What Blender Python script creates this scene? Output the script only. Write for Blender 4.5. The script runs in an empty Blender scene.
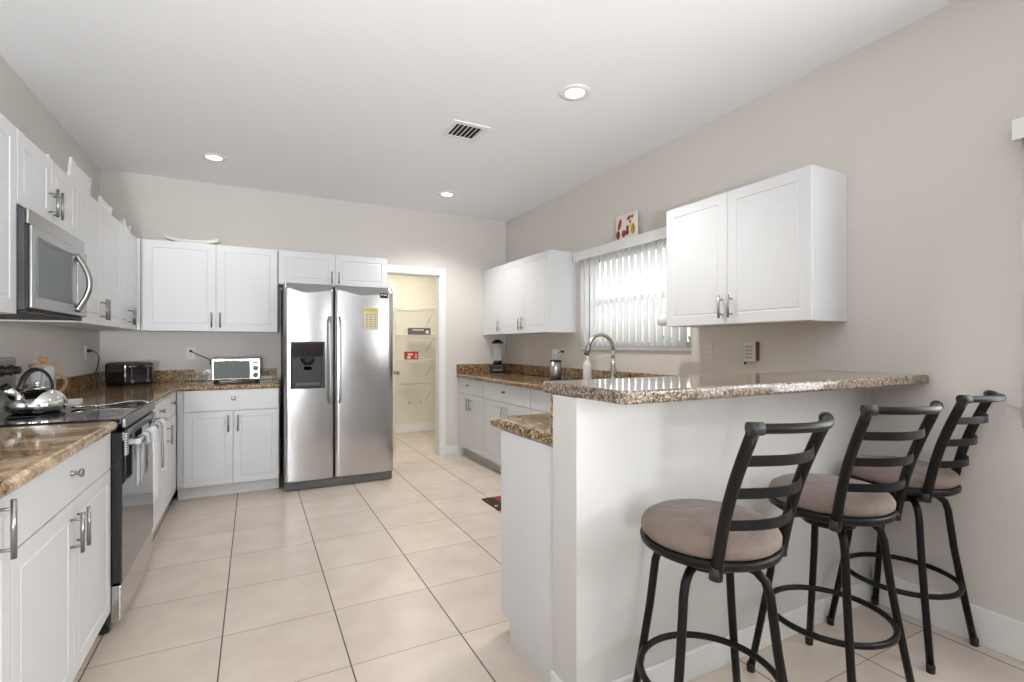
import bpy, bmesh, math, random
from mathutils import Vector, Matrix
random.seed(7)
SC = bpy.context.scene
PI = math.pi

# ------------------------------------------------------------------ camera
F_PX = 493.0
YAW = math.radians(27.65)
CAM_H = 1.25
cam_data = bpy.data.cameras.new('camera')
cam_data.sensor_fit = 'HORIZONTAL'
cam_data.sensor_width = 36.0
cam_data.lens = F_PX / 1024.0 * 36.0
cam_data.shift_y = (345.5 - 341.0) / 1024.0
cam_data.clip_start = 0.02
camera = bpy.data.objects.new('camera', cam_data)
camera.location = (0, 0, CAM_H)
camera.rotation_euler = (PI / 2, 0, -YAW)
SC.collection.objects.link(camera)
SC.camera = camera

# ------------------------------------------------------------------ exposure
SC.view_settings.view_transform = 'Standard'
SC.view_settings.look = 'None'
SC.view_settings.gamma = 1.0
SC.view_settings.use_curve_mapping = False
SC.view_settings.exposure = 0.20

# ------------------------------------------------------------------ world: bright overcast sky, soft garden band, pale ground
world = bpy.data.worlds.new('sky')
SC.world = world
world.use_nodes = True
wn, wl = world.node_tree.nodes, world.node_tree.links
wn.clear()
w_out = wn.new('ShaderNodeOutputWorld')
w_bg = wn.new('ShaderNodeBackground')
w_geo = wn.new('ShaderNodeTexCoord')
w_sep = wn.new('ShaderNodeSeparateXYZ')
w_ramp = wn.new('ShaderNodeValToRGB')
w_map = wn.new('ShaderNodeMapRange')
w_map.inputs[1].default_value = -0.5
w_map.inputs[2].default_value = 0.5
wl.new(w_geo.outputs['Generated'], w_sep.inputs[0])
wl.new(w_sep.outputs[2], w_map.inputs[0])
wl.new(w_map.outputs[0], w_ramp.inputs[0])
els = w_ramp.color_ramp.elements
els[0].position = 0.0; els[0].color = (0.62, 0.60, 0.56, 1)
els[1].position = 1.0; els[1].color = (0.86, 0.93, 1.0, 1)
for p_, c_ in ((0.44, (0.55, 0.52, 0.46, 1)), (0.47, (0.22, 0.20, 0.15, 1)), (0.54, (0.26, 0.27, 0.21, 1)), (0.58, (0.95, 0.97, 1.0, 1))):
    e_ = els.new(p_); e_.color = c_
wl.new(w_ramp.outputs[0], w_bg.inputs[0])
w_bg.inputs[1].default_value = 4.0
wl.new(w_bg.outputs[0], w_out.inputs[0])


def area_light(name, loc, rot, sx, sy, watts, col=(1, 1, 1), spread=None):
    d = bpy.data.lights.new(name, 'AREA')
    d.shape = 'RECTANGLE'; d.size = sx; d.size_y = sy; d.energy = watts; d.color = col
    if spread is not None: d.spread = spread
    o = bpy.data.objects.new(name, d)
    o.location = loc; o.rotation_euler = rot
    SC.collection.objects.link(o)
    return o

# daylight entering by the window of the right wall
area_light('daylight_right_window', (2.60, -0.05, 1.50), (0, PI / 2, 0), 1.10, 1.6, 25, (0.97, 0.985, 1.0))
# unseen fill spots added around the camera to even out the room light
def add_fill_spot(loc, aim, watts, ang=150):
    d = bpy.data.lights.new('fill_spot', 'SPOT'); d.energy = watts; d.spot_size = math.radians(ang); d.spot_blend = 1.0; d.shadow_soft_size = 0.3; d.color = (0.93, 0.97, 1.0)
    o = bpy.data.objects.new('fill_spot', d); o.location = loc
    o.rotation_euler = (Vector(aim) - Vector(loc)).to_track_quat('-Z', 'Y').to_euler()
    SC.collection.objects.link(o)
add_fill_spot((0.2, -1.9, 1.15), (0.3, 0.6, 3.25), 275, 96)
add_fill_spot((2.3, -1.5, 1.6), (-1.15, 2.2, 1.2), 185, 62)
add_fill_spot((-0.6, -2.2, 1.0), (0.0, 2.5, 2.8), 560, 80)
add_fill_spot((0.6, -0.8, 1.2), (0.8, -3.0, 2.745), 430, 110)

# ================================================================== helpers
COL = SC.collection


def link(o):
    COL.objects.link(o); return o


class MB:
    """collects simple shapes into one mesh"""
    def __init__(self):
        self.bm = bmesh.new()

    def faces(self, verts, faces, smooth=False):
        vs = [self.bm.verts.new(v) for v in verts]
        for f in faces:
            try:
                fc = self.bm.faces.new([vs[i] for i in f]); fc.smooth = smooth
            except ValueError:
                pass
        return self

    def box(self, x0, x1, y0, y1, z0, z1):
        if x0 > x1: x0, x1 = x1, x0
        if y0 > y1: y0, y1 = y1, y0
        if z0 > z1: z0, z1 = z1, z0
        v = [(x0, y0, z0), (x1, y0, z0), (x1, y1, z0), (x0, y1, z0), (x0, y0, z1), (x1, y0, z1), (x1, y1, z1), (x0, y1, z1)]
        return self.faces(v, [(3, 2, 1, 0), (4, 5, 6, 7), (0, 1, 5, 4), (1, 2, 6, 5), (2, 3, 7, 6), (3, 0, 4, 7)])

    def prism(self, poly, z0, z1):
        n = len(poly)
        v = [(x, y, z0) for x, y in poly] + [(x, y, z1) for x, y in poly]
        f = [tuple(reversed(range(n))), tuple(range(n, 2 * n))] + [(i, (i + 1) % n, n + (i + 1) % n, n + i) for i in range(n)]
        return self.faces(v, f)

    def lathe(self, prof, n=32, centre=(0, 0, 0), axis='Z', caps=True, smooth=True):
        cx, cy, cz = centre
        def pt(r, h, a):
            p, q = r * math.cos(a), r * math.sin(a)
            if axis == 'Z': return (cx + p, cy + q, cz + h)
            if axis == 'Y': return (cx + p, cy - h, cz + q)      # h grows toward -Y
            return (cx + h, cy + p, cz + q)
        vs = []
        for r, h in prof:
            for k in range(n): vs.append(pt(r, h, 2 * PI * k / n))
        fs = []
        m = len(prof)
        for i in range(m - 1):
            for k in range(n):
                fs.append((i * n + k, i * n + (k + 1) % n, (i + 1) * n + (k + 1) % n, (i + 1) * n + k))
        bv = [self.bm.verts.new(v) for v in vs]
        for f in fs:
            fc = self.bm.faces.new([bv[i] for i in f]); fc.smooth = smooth
        if caps:
            self.bm.faces.new([bv[k] for k in reversed(range(n))])
            self.bm.faces.new([bv[(m - 1) * n + k] for k in range(n)])
        return self

    def tube(self, pts, r, n=12, closed=False, caps=True, flat=None):
        """round tube along pts; r number or list; flat=(a,b) for oval section with a along the reference axis"""
        P = [Vector(p) for p in pts]; m = len(P)
        R = r if isinstance(r, (list, tuple)) else [r] * m
        ref = None; rings = []
        for i in range(m):
            if closed: t = P[(i + 1) % m] - P[i - 1]
            else: t = P[min(i + 1, m - 1)] - P[max(i - 1, 0)]
            t.normalize()
            if ref is None:
                ref = Vector((0, 0, 1)) if abs(t.z) < 0.9 else Vector((1, 0, 0))
            b = ref - t * ref.dot(t)
            if b.length < 1e-6: b = Vector((1, 0, 0)) - t * t.x
            b.normalize(); ref = b
            c = t.cross(b)
            ra, rb = (flat if flat else (R[i], R[i]))
            rings.append([self.bm.verts.new(P[i] + b * (ra * math.cos(2 * PI * k / n)) + c * (rb * math.sin(2 * PI * k / n))) for k in range(n)])
        rng = range(m) if closed else range(m - 1)
        for i in rng:
            a, b2 = rings[i], rings[(i + 1) % m]
            for k in range(n):
                fc = self.bm.faces.new((a[k], a[(k + 1) % n], b2[(k + 1) % n], b2[k])); fc.smooth = True
        if not closed and caps:
            self.bm.faces.new(list(reversed(rings[0]))); self.bm.faces.new(rings[-1])
        return self

    def cyl(self, p0, p1, r, n=16, r1=None):
        return self.tube([p0, p1], [r, r if r1 is None else r1], n)

    def loft_rects(self, rects):
        """rects: list of (x0,x1,z0,z1,y) concentric loops, last and first capped"""
        rings = []
        for x0, x1, z0, z1, y in rects:
            rings.append([self.bm.verts.new(p) for p in ((x0, y, z0), (x1, y, z0), (x1, y, z1), (x0, y, z1))])
        self.bm.faces.new(list(reversed(rings[0])))
        for a, b in zip(rings, rings[1:]):
            for k in range(4):
                self.bm.faces.new((a[k], a[(k + 1) % 4], b[(k + 1) % 4], b[k]))
        self.bm.faces.new(rings[-1])
        return self

    def build(self, name, mat=None, parent=None, bevel=0.0, seg=2, sub=0, autosmooth=None):
        bmesh.ops.recalc_face_normals(self.bm, faces=self.bm.faces[:])
        me = bpy.data.meshes.new(name)
        self.bm.to_mesh(me); self.bm.free()
        if mat is not None: me.materials.append(mat)
        o = bpy.data.objects.new(name, me); link(o)
        if parent is not None: o.parent = parent
        if bevel > 0:
            md = o.modifiers.new('bevel', 'BEVEL'); md.width = bevel; md.segments = seg
            md.limit_method = 'ANGLE'; md.angle_limit = math.radians(40)
        if sub:
            md = o.modifiers.new('sub', 'SUBSURF'); md.levels = sub; md.render_levels = sub
        return o


def tag(o, label=None, cat=None, group=None, kind=None):
    if label: o['label'] = label
    if cat: o['category'] = cat
    if group: o['group'] = group
    if kind: o['kind'] = kind
    return o


def thing(name, label, cat, loc=(0, 0, 0), rz=0.0, group=None):
    o = bpy.data.objects.new(name, None); link(o)
    o.empty_display_size = 0.1
    o.location = loc; o.rotation_euler = (0, 0, rz)
    return tag(o, label, cat, group)


def struct(o):
    o['kind'] = 'structure'; return o


def copy_tree(o, parent=None):
    kids = list(o.children)
    c = o.copy(); COL.objects.link(c); c.parent = parent
    for ch in kids: copy_tree(ch, c)
    return c

# ================================================================== materials
MATS = {}


def mat(name, col=(0.8, 0.8, 0.8), rough=0.5, metal=0.0, spec=None, bump=None, var=None, trans=0.0, ior=1.45,
        emit=None, estr=0.0, coat=0.0, aniso=0.0, sheen=0.0, stretch=None):
    """plain principled surface with procedural colour variation (var=(scale, amount)) and bump (scale, strength)"""
    if name in MATS: return MATS[name]
    m = bpy.data.materials.new(name); m.use_nodes = True
    N, L = m.node_tree.nodes, m.node_tree.links
    b = N['Principled BSDF']
    b.inputs['Base Color'].default_value = (*col, 1)
    b.inputs['Roughness'].default_value = rough
    b.inputs['Metallic'].default_value = metal
    if spec is not None: b.inputs['Specular IOR Level'].default_value = spec
    b.inputs['Transmission Weight'].default_value = trans
    b.inputs['IOR'].default_value = ior
    b.inputs['Coat Weight'].default_value = coat
    b.inputs['Sheen Weight'].default_value = sheen
    b.inputs['Anisotropic'].default_value = aniso
    if emit:
        b.inputs['Emission Color'].default_value = (*emit, 1); b.inputs['Emission Strength'].default_value = estr
    tc = N.new('ShaderNodeTexCoord')
    src = tc.outputs['Object']
    if stretch:
        mp = N.new('ShaderNodeMapping'); mp.inputs['Scale'].default_value = stretch
        L.new(src, mp.inputs[0]); src = mp.outputs[0]
    sc, am = var if var else (6.0, 0.03)
    n = N.new('ShaderNodeTexNoise'); n.inputs['Scale'].default_value = sc; n.inputs['Detail'].default_value = 4
    L.new(src, n.inputs[0])
    mx = N.new('ShaderNodeMix'); mx.data_type = 'RGBA'
    mx.inputs['A'].default_value = (*[c * (1 - am) for c in col], 1)
    mx.inputs['B'].default_value = (*[min(1, c * (1 + am)) for c in col], 1)
    L.new(n.outputs['Fac'], mx.inputs['Factor']); L.new(mx.outputs['Result'], b.inputs['Base Color'])
    if bump:
        n2 = N.new('ShaderNodeTexNoise'); n2.inputs['Scale'].default_value = bump[0]; n2.inputs['Detail'].default_value = 3
        L.new(src, n2.inputs[0])
        bp = N.new('ShaderNodeBump'); bp.inputs['Strength'].default_value = bump[1]; bp.inputs['Distance'].default_value = 0.01
        L.new(n2.outputs['Fac'], bp.inputs['Height']); L.new(bp.outputs[0], b.inputs['Normal'])
    MATS[name] = m
    return m


WALL = mat('wall_paint', (0.67, 0.63, 0.59), 0.85, bump=(90, 0.12), var=(2, 0.02))
CEIL = mat('ceiling_paint', (0.885, 0.895, 0.905), 0.9, bump=(60, 0.1), var=(2, 0.01))
PANTRY = mat('pantry_paint', (0.74, 0.715, 0.63), 0.85, bump=(90, 0.1))
TRIM = mat('trim_white', (0.82, 0.82, 0.80), 0.45)
KNEE = mat('peninsula_paint', (0.64, 0.625, 0.60), 0.85, bump=(90, 0.15), var=(2, 0.02))
CAB = mat('cabinet_white', (0.71, 0.715, 0.725), 0.38, var=(3, 0.01))
TOE = mat('toe_kick', (0.70, 0.70, 0.70), 0.5)
NICKEL = mat('brushed_nickel', (0.34, 0.335, 0.325), 0.32, 1.0)
STEEL = mat('stainless_steel', (0.56, 0.56, 0.565), 0.2, 1.0, var=(1.5, 0.06), bump=(1.0, 0.02), stretch=(2, 2, 260))
STEEL2 = mat('stainless_trim', (0.40, 0.395, 0.385), 0.3, 1.0)
CHROME = mat('chrome', (0.78, 0.78, 0.78), 0.07, 1.0)
FSIDE = mat('appliance_side', (0.045, 0.045, 0.05), 0.5)
FAUC = mat('faucet_nickel', (0.52, 0.51, 0.49), 0.3, 1.0)
RTRIM = mat('range_trim', (0.26, 0.255, 0.25), 0.38, 1.0)
BLACKG = mat('black_glass', (0.012, 0.012, 0.014), 0.06, 0.0, coat=0.5)
BLACKP = mat('black_plastic', (0.012, 0.012, 0.013), 0.42)
GREYP = mat('grey_plastic', (0.12, 0.12, 0.125), 0.4)
STOOL = mat('stool_metal', (0.009, 0.008, 0.0075), 0.38, 0.0, spec=0.25)
CAPM = mat('stool_cap', (0.02, 0.02, 0.02), 0.5)
SUEDE = mat('taupe_suede', (0.195, 0.148, 0.123), 0.9, sheen=0.15, var=(9, 0.45), bump=(18, 0.9))
WPLAST = mat('white_plastic', (0.70, 0.68, 0.65), 0.4)
CREAM = mat('cream_plastic', (0.74, 0.73, 0.60), 0.4)
BEIGE = mat('beige_ceramic', (0.74, 0.71, 0.66), 0.35)
WCERAM = mat('white_ceramic', (0.78, 0.78, 0.76), 0.3)
CORK = mat('light_wood', (0.45, 0.25, 0.12), 0.5, var=(20, 0.25))
BROWN = mat('brown_edge', (0.16, 0.09, 0.05), 0.5)
GLASS = mat('clear_glass', (0.85, 0.88, 0.88), 0.05)
GLASS.node_tree.nodes['Principled BSDF'].inputs['Alpha'].default_value = 0.16
SMOKE = mat('oven_glass', (0.17, 0.19, 0.185), 0.45, spec=0.25)
WINGLASS = mat('window_glass', (1, 1, 1), 0.0, trans=1.0, ior=1.02)
LENS = mat('lamp_lens', (1, 1, 1), 0.5, emit=(1.0, 0.97, 0.92), estr=9.0)
VENTD = mat('duct_dark', (0.02, 0.02, 0.02), 0.9)
CONC = mat('patio_concrete', (0.62, 0.60, 0.56), 0.9)
EAVE = mat('eave_soffit', (0.25, 0.24, 0.23), 0.9)
LEAF = mat('leaf_green', (0.16, 0.27, 0.05), 0.6, var=(8, 0.5))
BARK = mat('bark', (0.14, 0.09, 0.05), 0.9)
YELLOW = mat('yellow_card', (0.72, 0.62, 0.08), 0.7)
PAPERN = mat('note_paper', (0.72, 0.66, 0.48), 0.8)
INKR = mat('note_ink', (0.35, 0.22, 0.14), 0.8)
REDBOX = mat('red_carton', (0.42, 0.03, 0.02), 0.5, var=(40, 0.3))
GREYBOX = mat('grey_carton', (0.10, 0.10, 0.11), 0.5, var=(45, 0.6))
FRUIT1 = mat('wine_red_paint', (0.22, 0.03, 0.04), 0.7)
FRUIT2 = mat('orange_red_paint', (0.33, 0.06, 0.05), 0.7)
FRUIT3 = mat('ochre_paint', (0.62, 0.36, 0.05), 0.7)
CANVAS = mat('canvas', (0.80, 0.74, 0.66), 0.8)
TOWELW = mat('towel_white', (0.74, 0.74, 0.74), 0.95, bump=(220, 0.5), sheen=0.3)


def two_tone(name, ca, cb, scale, axis, width, rough=0.9):
    """woven stripes along one object axis"""
    m = bpy.data.materials.new(name); m.use_nodes = True
    N, L = m.node_tree.nodes, m.node_tree.links; b = N['Principled BSDF']; b.inputs['Roughness'].default_value = rough
    tc = N.new('ShaderNodeTexCoord'); sp = N.new('ShaderNodeSeparateXYZ'); L.new(tc.outputs['Object'], sp.inputs[0])
    mu = N.new('ShaderNodeMath'); mu.operation = 'MULTIPLY'; mu.inputs[1].default_value = scale; L.new(sp.outputs[axis], mu.inputs[0])
    fr = N.new('ShaderNodeMath'); fr.operation = 'FRACT'; L.new(mu.outputs[0], fr.inputs[0])
    lt = N.new('ShaderNodeMath'); lt.operation = 'LESS_THAN'; lt.inputs[1].default_value = width; L.new(fr.outputs[0], lt.inputs[0])
    mx = N.new('ShaderNodeMix'); mx.data_type = 'RGBA'; mx.inputs['A'].default_value = (*ca, 1); mx.inputs['B'].default_value = (*cb, 1)
    L.new(lt.outputs[0], mx.inputs['Factor']); L.new(mx.outputs['Result'], b.inputs['Base Color'])
    return m


TOWELS = two_tone('towel_striped', (0.66, 0.66, 0.67), (0.27, 0.28, 0.31), 11, 1, 0.4)
BRACKET = two_tone('slotted_metal', (0.6, 0.59, 0.57), (0.08, 0.08, 0.08), 90, 2, 0.4, 0.4)


def granite(name, cols, scale, vein):
    m = bpy.data.materials.new(name); m.use_nodes = True
    N, L = m.node_tree.nodes, m.node_tree.links; b = N['Principled BSDF']
    b.inputs['Roughness'].default_value = 0.09
    b.inputs['Specular IOR Level'].default_value = 0.6
    tc = N.new('ShaderNodeTexCoord')
    n1 = N.new('ShaderNodeTexNoise'); n1.inputs['Scale'].default_value = scale; n1.inputs['Detail'].default_value = 5; n1.inputs['Roughness'].default_value = 0.72
    L.new(tc.outputs['Object'], n1.inputs[0])
    r1 = N.new('ShaderNodeValToRGB'); r1.color_ramp.interpolation = 'LINEAR'
    e = r1.color_ramp.elements
    e[0].position, e[0].color = 0.33, (*cols[0], 1)
    e[1].position, e[1].color = 0.72, (*cols[4], 1)
    for p, c in ((0.42, cols[1]), (0.50, cols[2]), (0.58, cols[3])):
        q = e.new(p); q.color = (*c, 1)
    L.new(n1.outputs['Fac'], r1.inputs[0])
    vo = N.new('ShaderNodeTexVoronoi'); vo.inputs['Scale'].default_value = scale * 2.6
    L.new(tc.outputs['Object'], vo.inputs[0])
    vs = N.new('ShaderNodeSeparateColor'); L.new(vo.outputs['Color'], vs.inputs[0])
    gt = N.new('ShaderNodeMath'); gt.operation = 'GREATER_THAN'; gt.inputs[1].default_value = 0.80; L.new(vs.outputs[0], gt.inputs[0])
    mx = N.new('ShaderNodeMix'); mx.data_type = 'RGBA'; mx.inputs['B'].default_value = (*cols[0], 1)
    L.new(gt.outputs[0], mx.inputs['Factor']); L.new(r1.outputs[0], mx.inputs['A'])
    gt2 = N.new('ShaderNodeMath'); gt2.operation = 'GREATER_THAN'; gt2.inputs[1].default_value = 0.84; L.new(vs.outputs[1], gt2.inputs[0])
    mx2 = N.new('ShaderNodeMix'); mx2.data_type = 'RGBA'; mx2.inputs['B'].default_value = (*cols[4], 1)
    L.new(gt2.outputs[0], mx2.inputs['Factor']); L.new(mx.outputs['Result'], mx2.inputs['A'])
    # broad drifting veins
    n2 = N.new('ShaderNodeTexNoise'); n2.inputs['Scale'].default_value = 4.5; n2.inputs['Detail'].default_value = 4; n2.inputs['Distortion'].default_value = 1.6
    L.new(tc.outputs['Object'], n2.inputs[0])
    r2 = N.new('ShaderNodeValToRGB'); e = r2.color_ramp.elements
    e[0].position, e[0].color = 0.40, (*vein[0], 1); e[1].position, e[1].color = 0.62, (*vein[1], 1)
    L.new(n2.outputs['Fac'], r2.inputs[0])
    mx3 = N.new('ShaderNodeMix'); mx3.data_type = 'RGBA'; mx3.inputs['Factor'].default_value = vein[2]
    L.new(mx2.outputs['Result'], mx3.inputs['A']); L.new(r2.outputs[0], mx3.inputs['B'])
    L.new(mx3.outputs['Result'], b.inputs['Base Color'])
    return m


GRAN = granite('granite_gold', [(0.03, 0.018, 0.010), (0.15, 0.08, 0.03), (0.36, 0.21, 0.085), (0.52, 0.34, 0.16), (0.72, 0.56, 0.36)], 55,
               ((0.17, 0.08, 0.03), (0.80, 0.60, 0.38), 0.55))
GRANB = granite('granite_brown', [(0.012, 0.008, 0.006), (0.09, 0.05, 0.022), (0.25, 0.145, 0.06), (0.38, 0.25, 0.12), (0.58, 0.44, 0.28)], 48,
                ((0.12, 0.06, 0.025), (0.48, 0.34, 0.19), 0.22))
GRAN2 = granite('granite_bar', [(0.018, 0.015, 0.016), (0.05, 0.038, 0.034), (0.19, 0.125, 0.075), (0.27, 0.225, 0.19), (0.46, 0.42, 0.37)], 85,
                ((0.26, 0.19, 0.12), (0.40, 0.33, 0.25), 0.2))


def tile_floor():
    m = bpy.data.materials.new('floor_tile'); m.use_nodes = True
    N, L = m.node_tree.nodes, m.node_tree.links; b = N['Principled BSDF']
    tc = N.new('ShaderNodeTexCoord'); sp = N.new('ShaderNodeSeparateXYZ'); L.new(tc.outputs['Object'], sp.inputs[0])
    S = 0.457
    def M(op, a, bb=None, v=None):
        n = N.new('ShaderNodeMath'); n.operation = op
        L.new(a, n.inputs[0]) if hasattr(a, 'links') else None
        if bb is not None: L.new(bb, n.inputs[1])
        if v is not None: n.inputs[1].default_value = v
        return n.outputs[0]
    def line(out, off, hw):
        a = M('SUBTRACT', out, v=off); a = M('DIVIDE', a, v=S)
        cell = M('FLOOR', a)
        a = M('FRACT', a); a = M('SUBTRACT', a, v=0.5); a = M('ABSOLUTE', a)
        return M('GREATER_THAN', a, v=0.5 - hw / S), cell
    lx, cx = line(sp.outputs[0], -0.2608 * S, 0.0029)
    ly, cy = line(sp.outputs[1], 5.366 * S, 0.0020)
    comb = N.new('ShaderNodeCombineXYZ'); L.new(cx, comb.inputs[0]); L.new(cy, comb.inputs[1])
    wn_ = N.new('ShaderNodeTexWhiteNoise'); wn_.noise_dimensions = '3D'; L.new(comb.outputs[0], wn_.inputs[0])
    n1 = N.new('ShaderNodeTexNoise'); n1.inputs['Scale'].default_value = 5; n1.inputs['Detail'].default_value = 6; L.new(tc.outputs['Object'], n1.inputs[0])
    rmp = N.new('ShaderNodeValToRGB'); e = rmp.color_ramp.elements
    e[0].position, e[0].color = 0.3, (0.58, 0.49, 0.415, 1); e[1].position, e[1].color = 0.7, (0.67, 0.58, 0.505, 1)
    L.new(n1.outputs['Fac'], rmp.inputs[0])
    hsv = N.new('ShaderNodeHueSaturation'); L.new(rmp.outputs[0], hsv.inputs['Color'])
    mr = N.new('ShaderNodeMapRange'); mr.inputs[3].default_value = 0.96; mr.inputs[4].default_value = 1.04; L.new(wn_.outputs['Value'], mr.inputs[0]); L.new(mr.outputs[0], hsv.inputs['Value'])
    g1 = N.new('ShaderNodeMix'); g1.data_type = 'RGBA'; g1.inputs['B'].default_value = (0.30, 0.235, 0.18, 1)
    L.new(ly, g1.inputs['Factor']); L.new(hsv.outputs[0], g1.inputs['A'])
    g2 = N.new('ShaderNodeMix'); g2.data_type = 'RGBA'; g2.inputs['B'].default_value = (0.115, 0.09, 0.075, 1)
    L.new(lx, g2.inputs['Factor']); L.new(g1.outputs['Result'], g2.inputs['A'])
    L.new(g2.outputs['Result'], b.inputs['Base Color'])
    grout = M('MAXIMUM', lx, ly)
    rr = N.new('ShaderNodeMapRange'); rr.inputs[3].default_value = 0.30; rr.inputs[4].default_value = 0.9; L.new(grout, rr.inputs[0]); L.new(rr.outputs[0], b.inputs['Roughness'])
    inv = N.new('ShaderNodeMath'); inv.operation = 'SUBTRACT'; inv.inputs[0].default_value = 1; L.new(grout, inv.inputs[1])
    bp = N.new('ShaderNodeBump'); bp.inputs['Strength'].default_value = 0.3; bp.inputs['Distance'].default_value = 0.002
    L.new(inv.outputs[0], bp.inputs['Height']); L.new(bp.outputs[0], b.inputs['Normal'])
    return m


TILE = tile_floor()


def translucent_white(name, col, fac):
    m = bpy.data.materials.new(name); m.use_nodes = True
    N, L = m.node_tree.nodes, m.node_tree.links
    b = N['Principled BSDF']; b.inputs['Base Color'].default_value = (*col, 1); b.inputs['Roughness'].default_value = 0.5
    t = N.new('ShaderNodeBsdfTranslucent'); t.inputs[0].default_value = (0.92, 0.92, 0.92, 1)
    n = N.new('ShaderNodeTexNoise'); n.inputs['Scale'].default_value = 60
    mr = N.new('ShaderNodeMapRange'); mr.inputs[3].default_value = fac - 0.03; mr.inputs[4].default_value = fac + 0.03
    L.new(n.outputs['Fac'], mr.inputs[0])
    mx = N.new('ShaderNodeMixShader'); L.new(mr.outputs[0], mx.inputs[0]); L.new(b.outputs[0], mx.inputs[1]); L.new(t.outputs[0], mx.inputs[2])
    L.new(mx.outputs[0], N['Material Output'].inputs[0])
    return m


SLAT = translucent_white('blind_vinyl', (0.92, 0.92, 0.92), 0.66)

# ================================================================== room shell
XL, XR, YB, ZC, YR = -1.155, 2.70, 5.32, 2.745, -3.0
T = 0.14
struct(MB().box(XL - T, XR + T, YR - T, 7.10, -0.10, 0).build('floor', TILE))
struct(MB().box(XL - T, XR + T, YR - T, YB + 0.12, ZC, ZC + 0.1).build('ceiling', CEIL))
struct(MB().box(XL - T, XL, YR - T, YB + 0.12, 0, ZC).build('wall_left', WALL))
# back wall with the pantry opening X 1.245..1.845, Z 0..2.045
DX0, DX1, DZ = 1.245, 1.868, 2.045
struct(MB().box(XL, DX0, YB, YB + 0.12, 0, ZC).box(DX1, XR + T, YB, YB + 0.12, 0, ZC).box(DX0, DX1, YB, YB + 0.12, DZ, ZC).build('wall_back', WALL))
# right wall with two windows
W1 = (2.47, 3.745, 1.235, 2.05)
W2 = (-0.78, 0.76, 0.93, 2.06)
w = MB()
w.box(XR, XR + T, W1[1], YB, 0, ZC).box(XR, XR + T, W2[1], W1[0], 0, ZC).box(XR, XR + T, YR - T, W2[0], 0, ZC)
for a in (W1, W2):
    w.box(XR, XR + T, a[0], a[1], 0, a[2]).box(XR, XR + T, a[0], a[1], a[3], ZC)
struct(w.build('wall_right', WALL))
struct(MB().box(XL, XR, YR - T, YR, 0, ZC).build('wall_rear', mat('rear_wall_dimmed', (0.34, 0.34, 0.34), 0.85)))  # unseen wall, greyed to dim its reflection in the refrigerator
# unseen rail added behind the camera for a brown band in the refrigerator's reflection
struct(MB().box(XL + 0.3, XR - 0.3, YR, YR + 0.03, 0.98, 1.34).build('trim_added_rail', mat('added_rail_wood', (0.20, 0.13, 0.09), 0.5)))
# pantry box
struct(MB().box(0.95, 1.07, YB + 0.12, 6.98, 0, 2.5).build('wall_pantry_left', PANTRY))
struct(MB().box(2.55, 2.67, YB + 0.12, 6.98, 0, 2.5).build('wall_pantry_right', PANTRY))
struct(MB().box(0.95, 2.67, 6.98, 7.10, 0, 2.5).build('wall_pantry_back', PANTRY))
struct(MB().box(0.95, 2.67, YB + 0.12, 7.10, 2.5, 2.6).build('ceiling_pantry', CEIL))
struct(MB().box(1.07, 2.55, 6.965, 6.98, 0, 0.12).build('baseboard_pantry_back', TRIM, bevel=0.003))
# knee wall of the peninsula
KX0, KY0, KY1, KZ = 0.937, 1.333, 1.477, 1.077
struct(MB().box(KX0, XR, KY0, KY1, 0, KZ).build('wall_peninsula', KNEE))
struct(MB().box(KX0 - 0.012, XR - 0.015, KY0 - 0.014, KY0, 0, 0.105).box(KX0 - 0.012, KX0, KY0, KY1, 0, 0.105).build('baseboard_peninsula', TRIM, bevel=0.004))
struct(MB().box(XR - 0.015, XR, YR, KY0 - 0.016, 0, 0.155).build('baseboard_right', TRIM, bevel=0.004))
struct(MB().box(1.932, 2.16, YB - 0.014, YB, 0, 0.10).build('baseboard_back', TRIM, bevel=0.004))
# casing of the pantry doorway
c = MB()
c.box(DX1 - 0.004, DX1 + 0.062, YB - 0.018, YB, 0, DZ + 0.075).box(DX0 - 0.075, DX0 + 0.004, YB - 0.018, YB, 0, DZ + 0.075).box(DX0, DX1, YB - 0.018, YB, DZ - 0.004, DZ + 0.075)
c.box(DX1 - 0.012, DX1, YB, YB + 0.12, 0, DZ).box(DX0, DX0 + 0.012, YB, YB + 0.12, 0, DZ).box(DX0, DX1, YB, YB + 0.12, DZ - 0.012, DZ)
struct(c.build('trim_1', TRIM, bevel=0.003))

# pantry door, swung into the pantry
dr = struct(thing('door_1', 'white pantry door standing open into the pantry', 'door', (DX0 + 0.02, YB + 0.125, 0), math.radians(64)))
del dr['label']; del dr['category']
m_ = MB(); m_.loft_rects([(0, 0.60, 0.01, 2.02, 0.035), (0, 0.60, 0.01, 2.02, 0.0)])
leaf = m_.build('door_leaf', TRIM, dr, bevel=0.002)
kb = MB().lathe([(0.026, 0), (0.026, 0.006), (0.011, 0.010), (0.011, 0.03), (0.024, 0.036), (0.028, 0.048), (0.022, 0.062), (0.004, 0.066)], 20, (0.54, 0, 0.92), 'Y')
kb.lathe([(0.026, 0), (0.026, -0.006), (0.011, -0.010), (0.011, -0.03), (0.024, -0.036), (0.028, -0.048), (0.022, -0.062), (0.004, -0.066)], 20, (0.54, 0.035, 0.92), 'Y')
kb.build('door_knob', NICKEL, dr)


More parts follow.
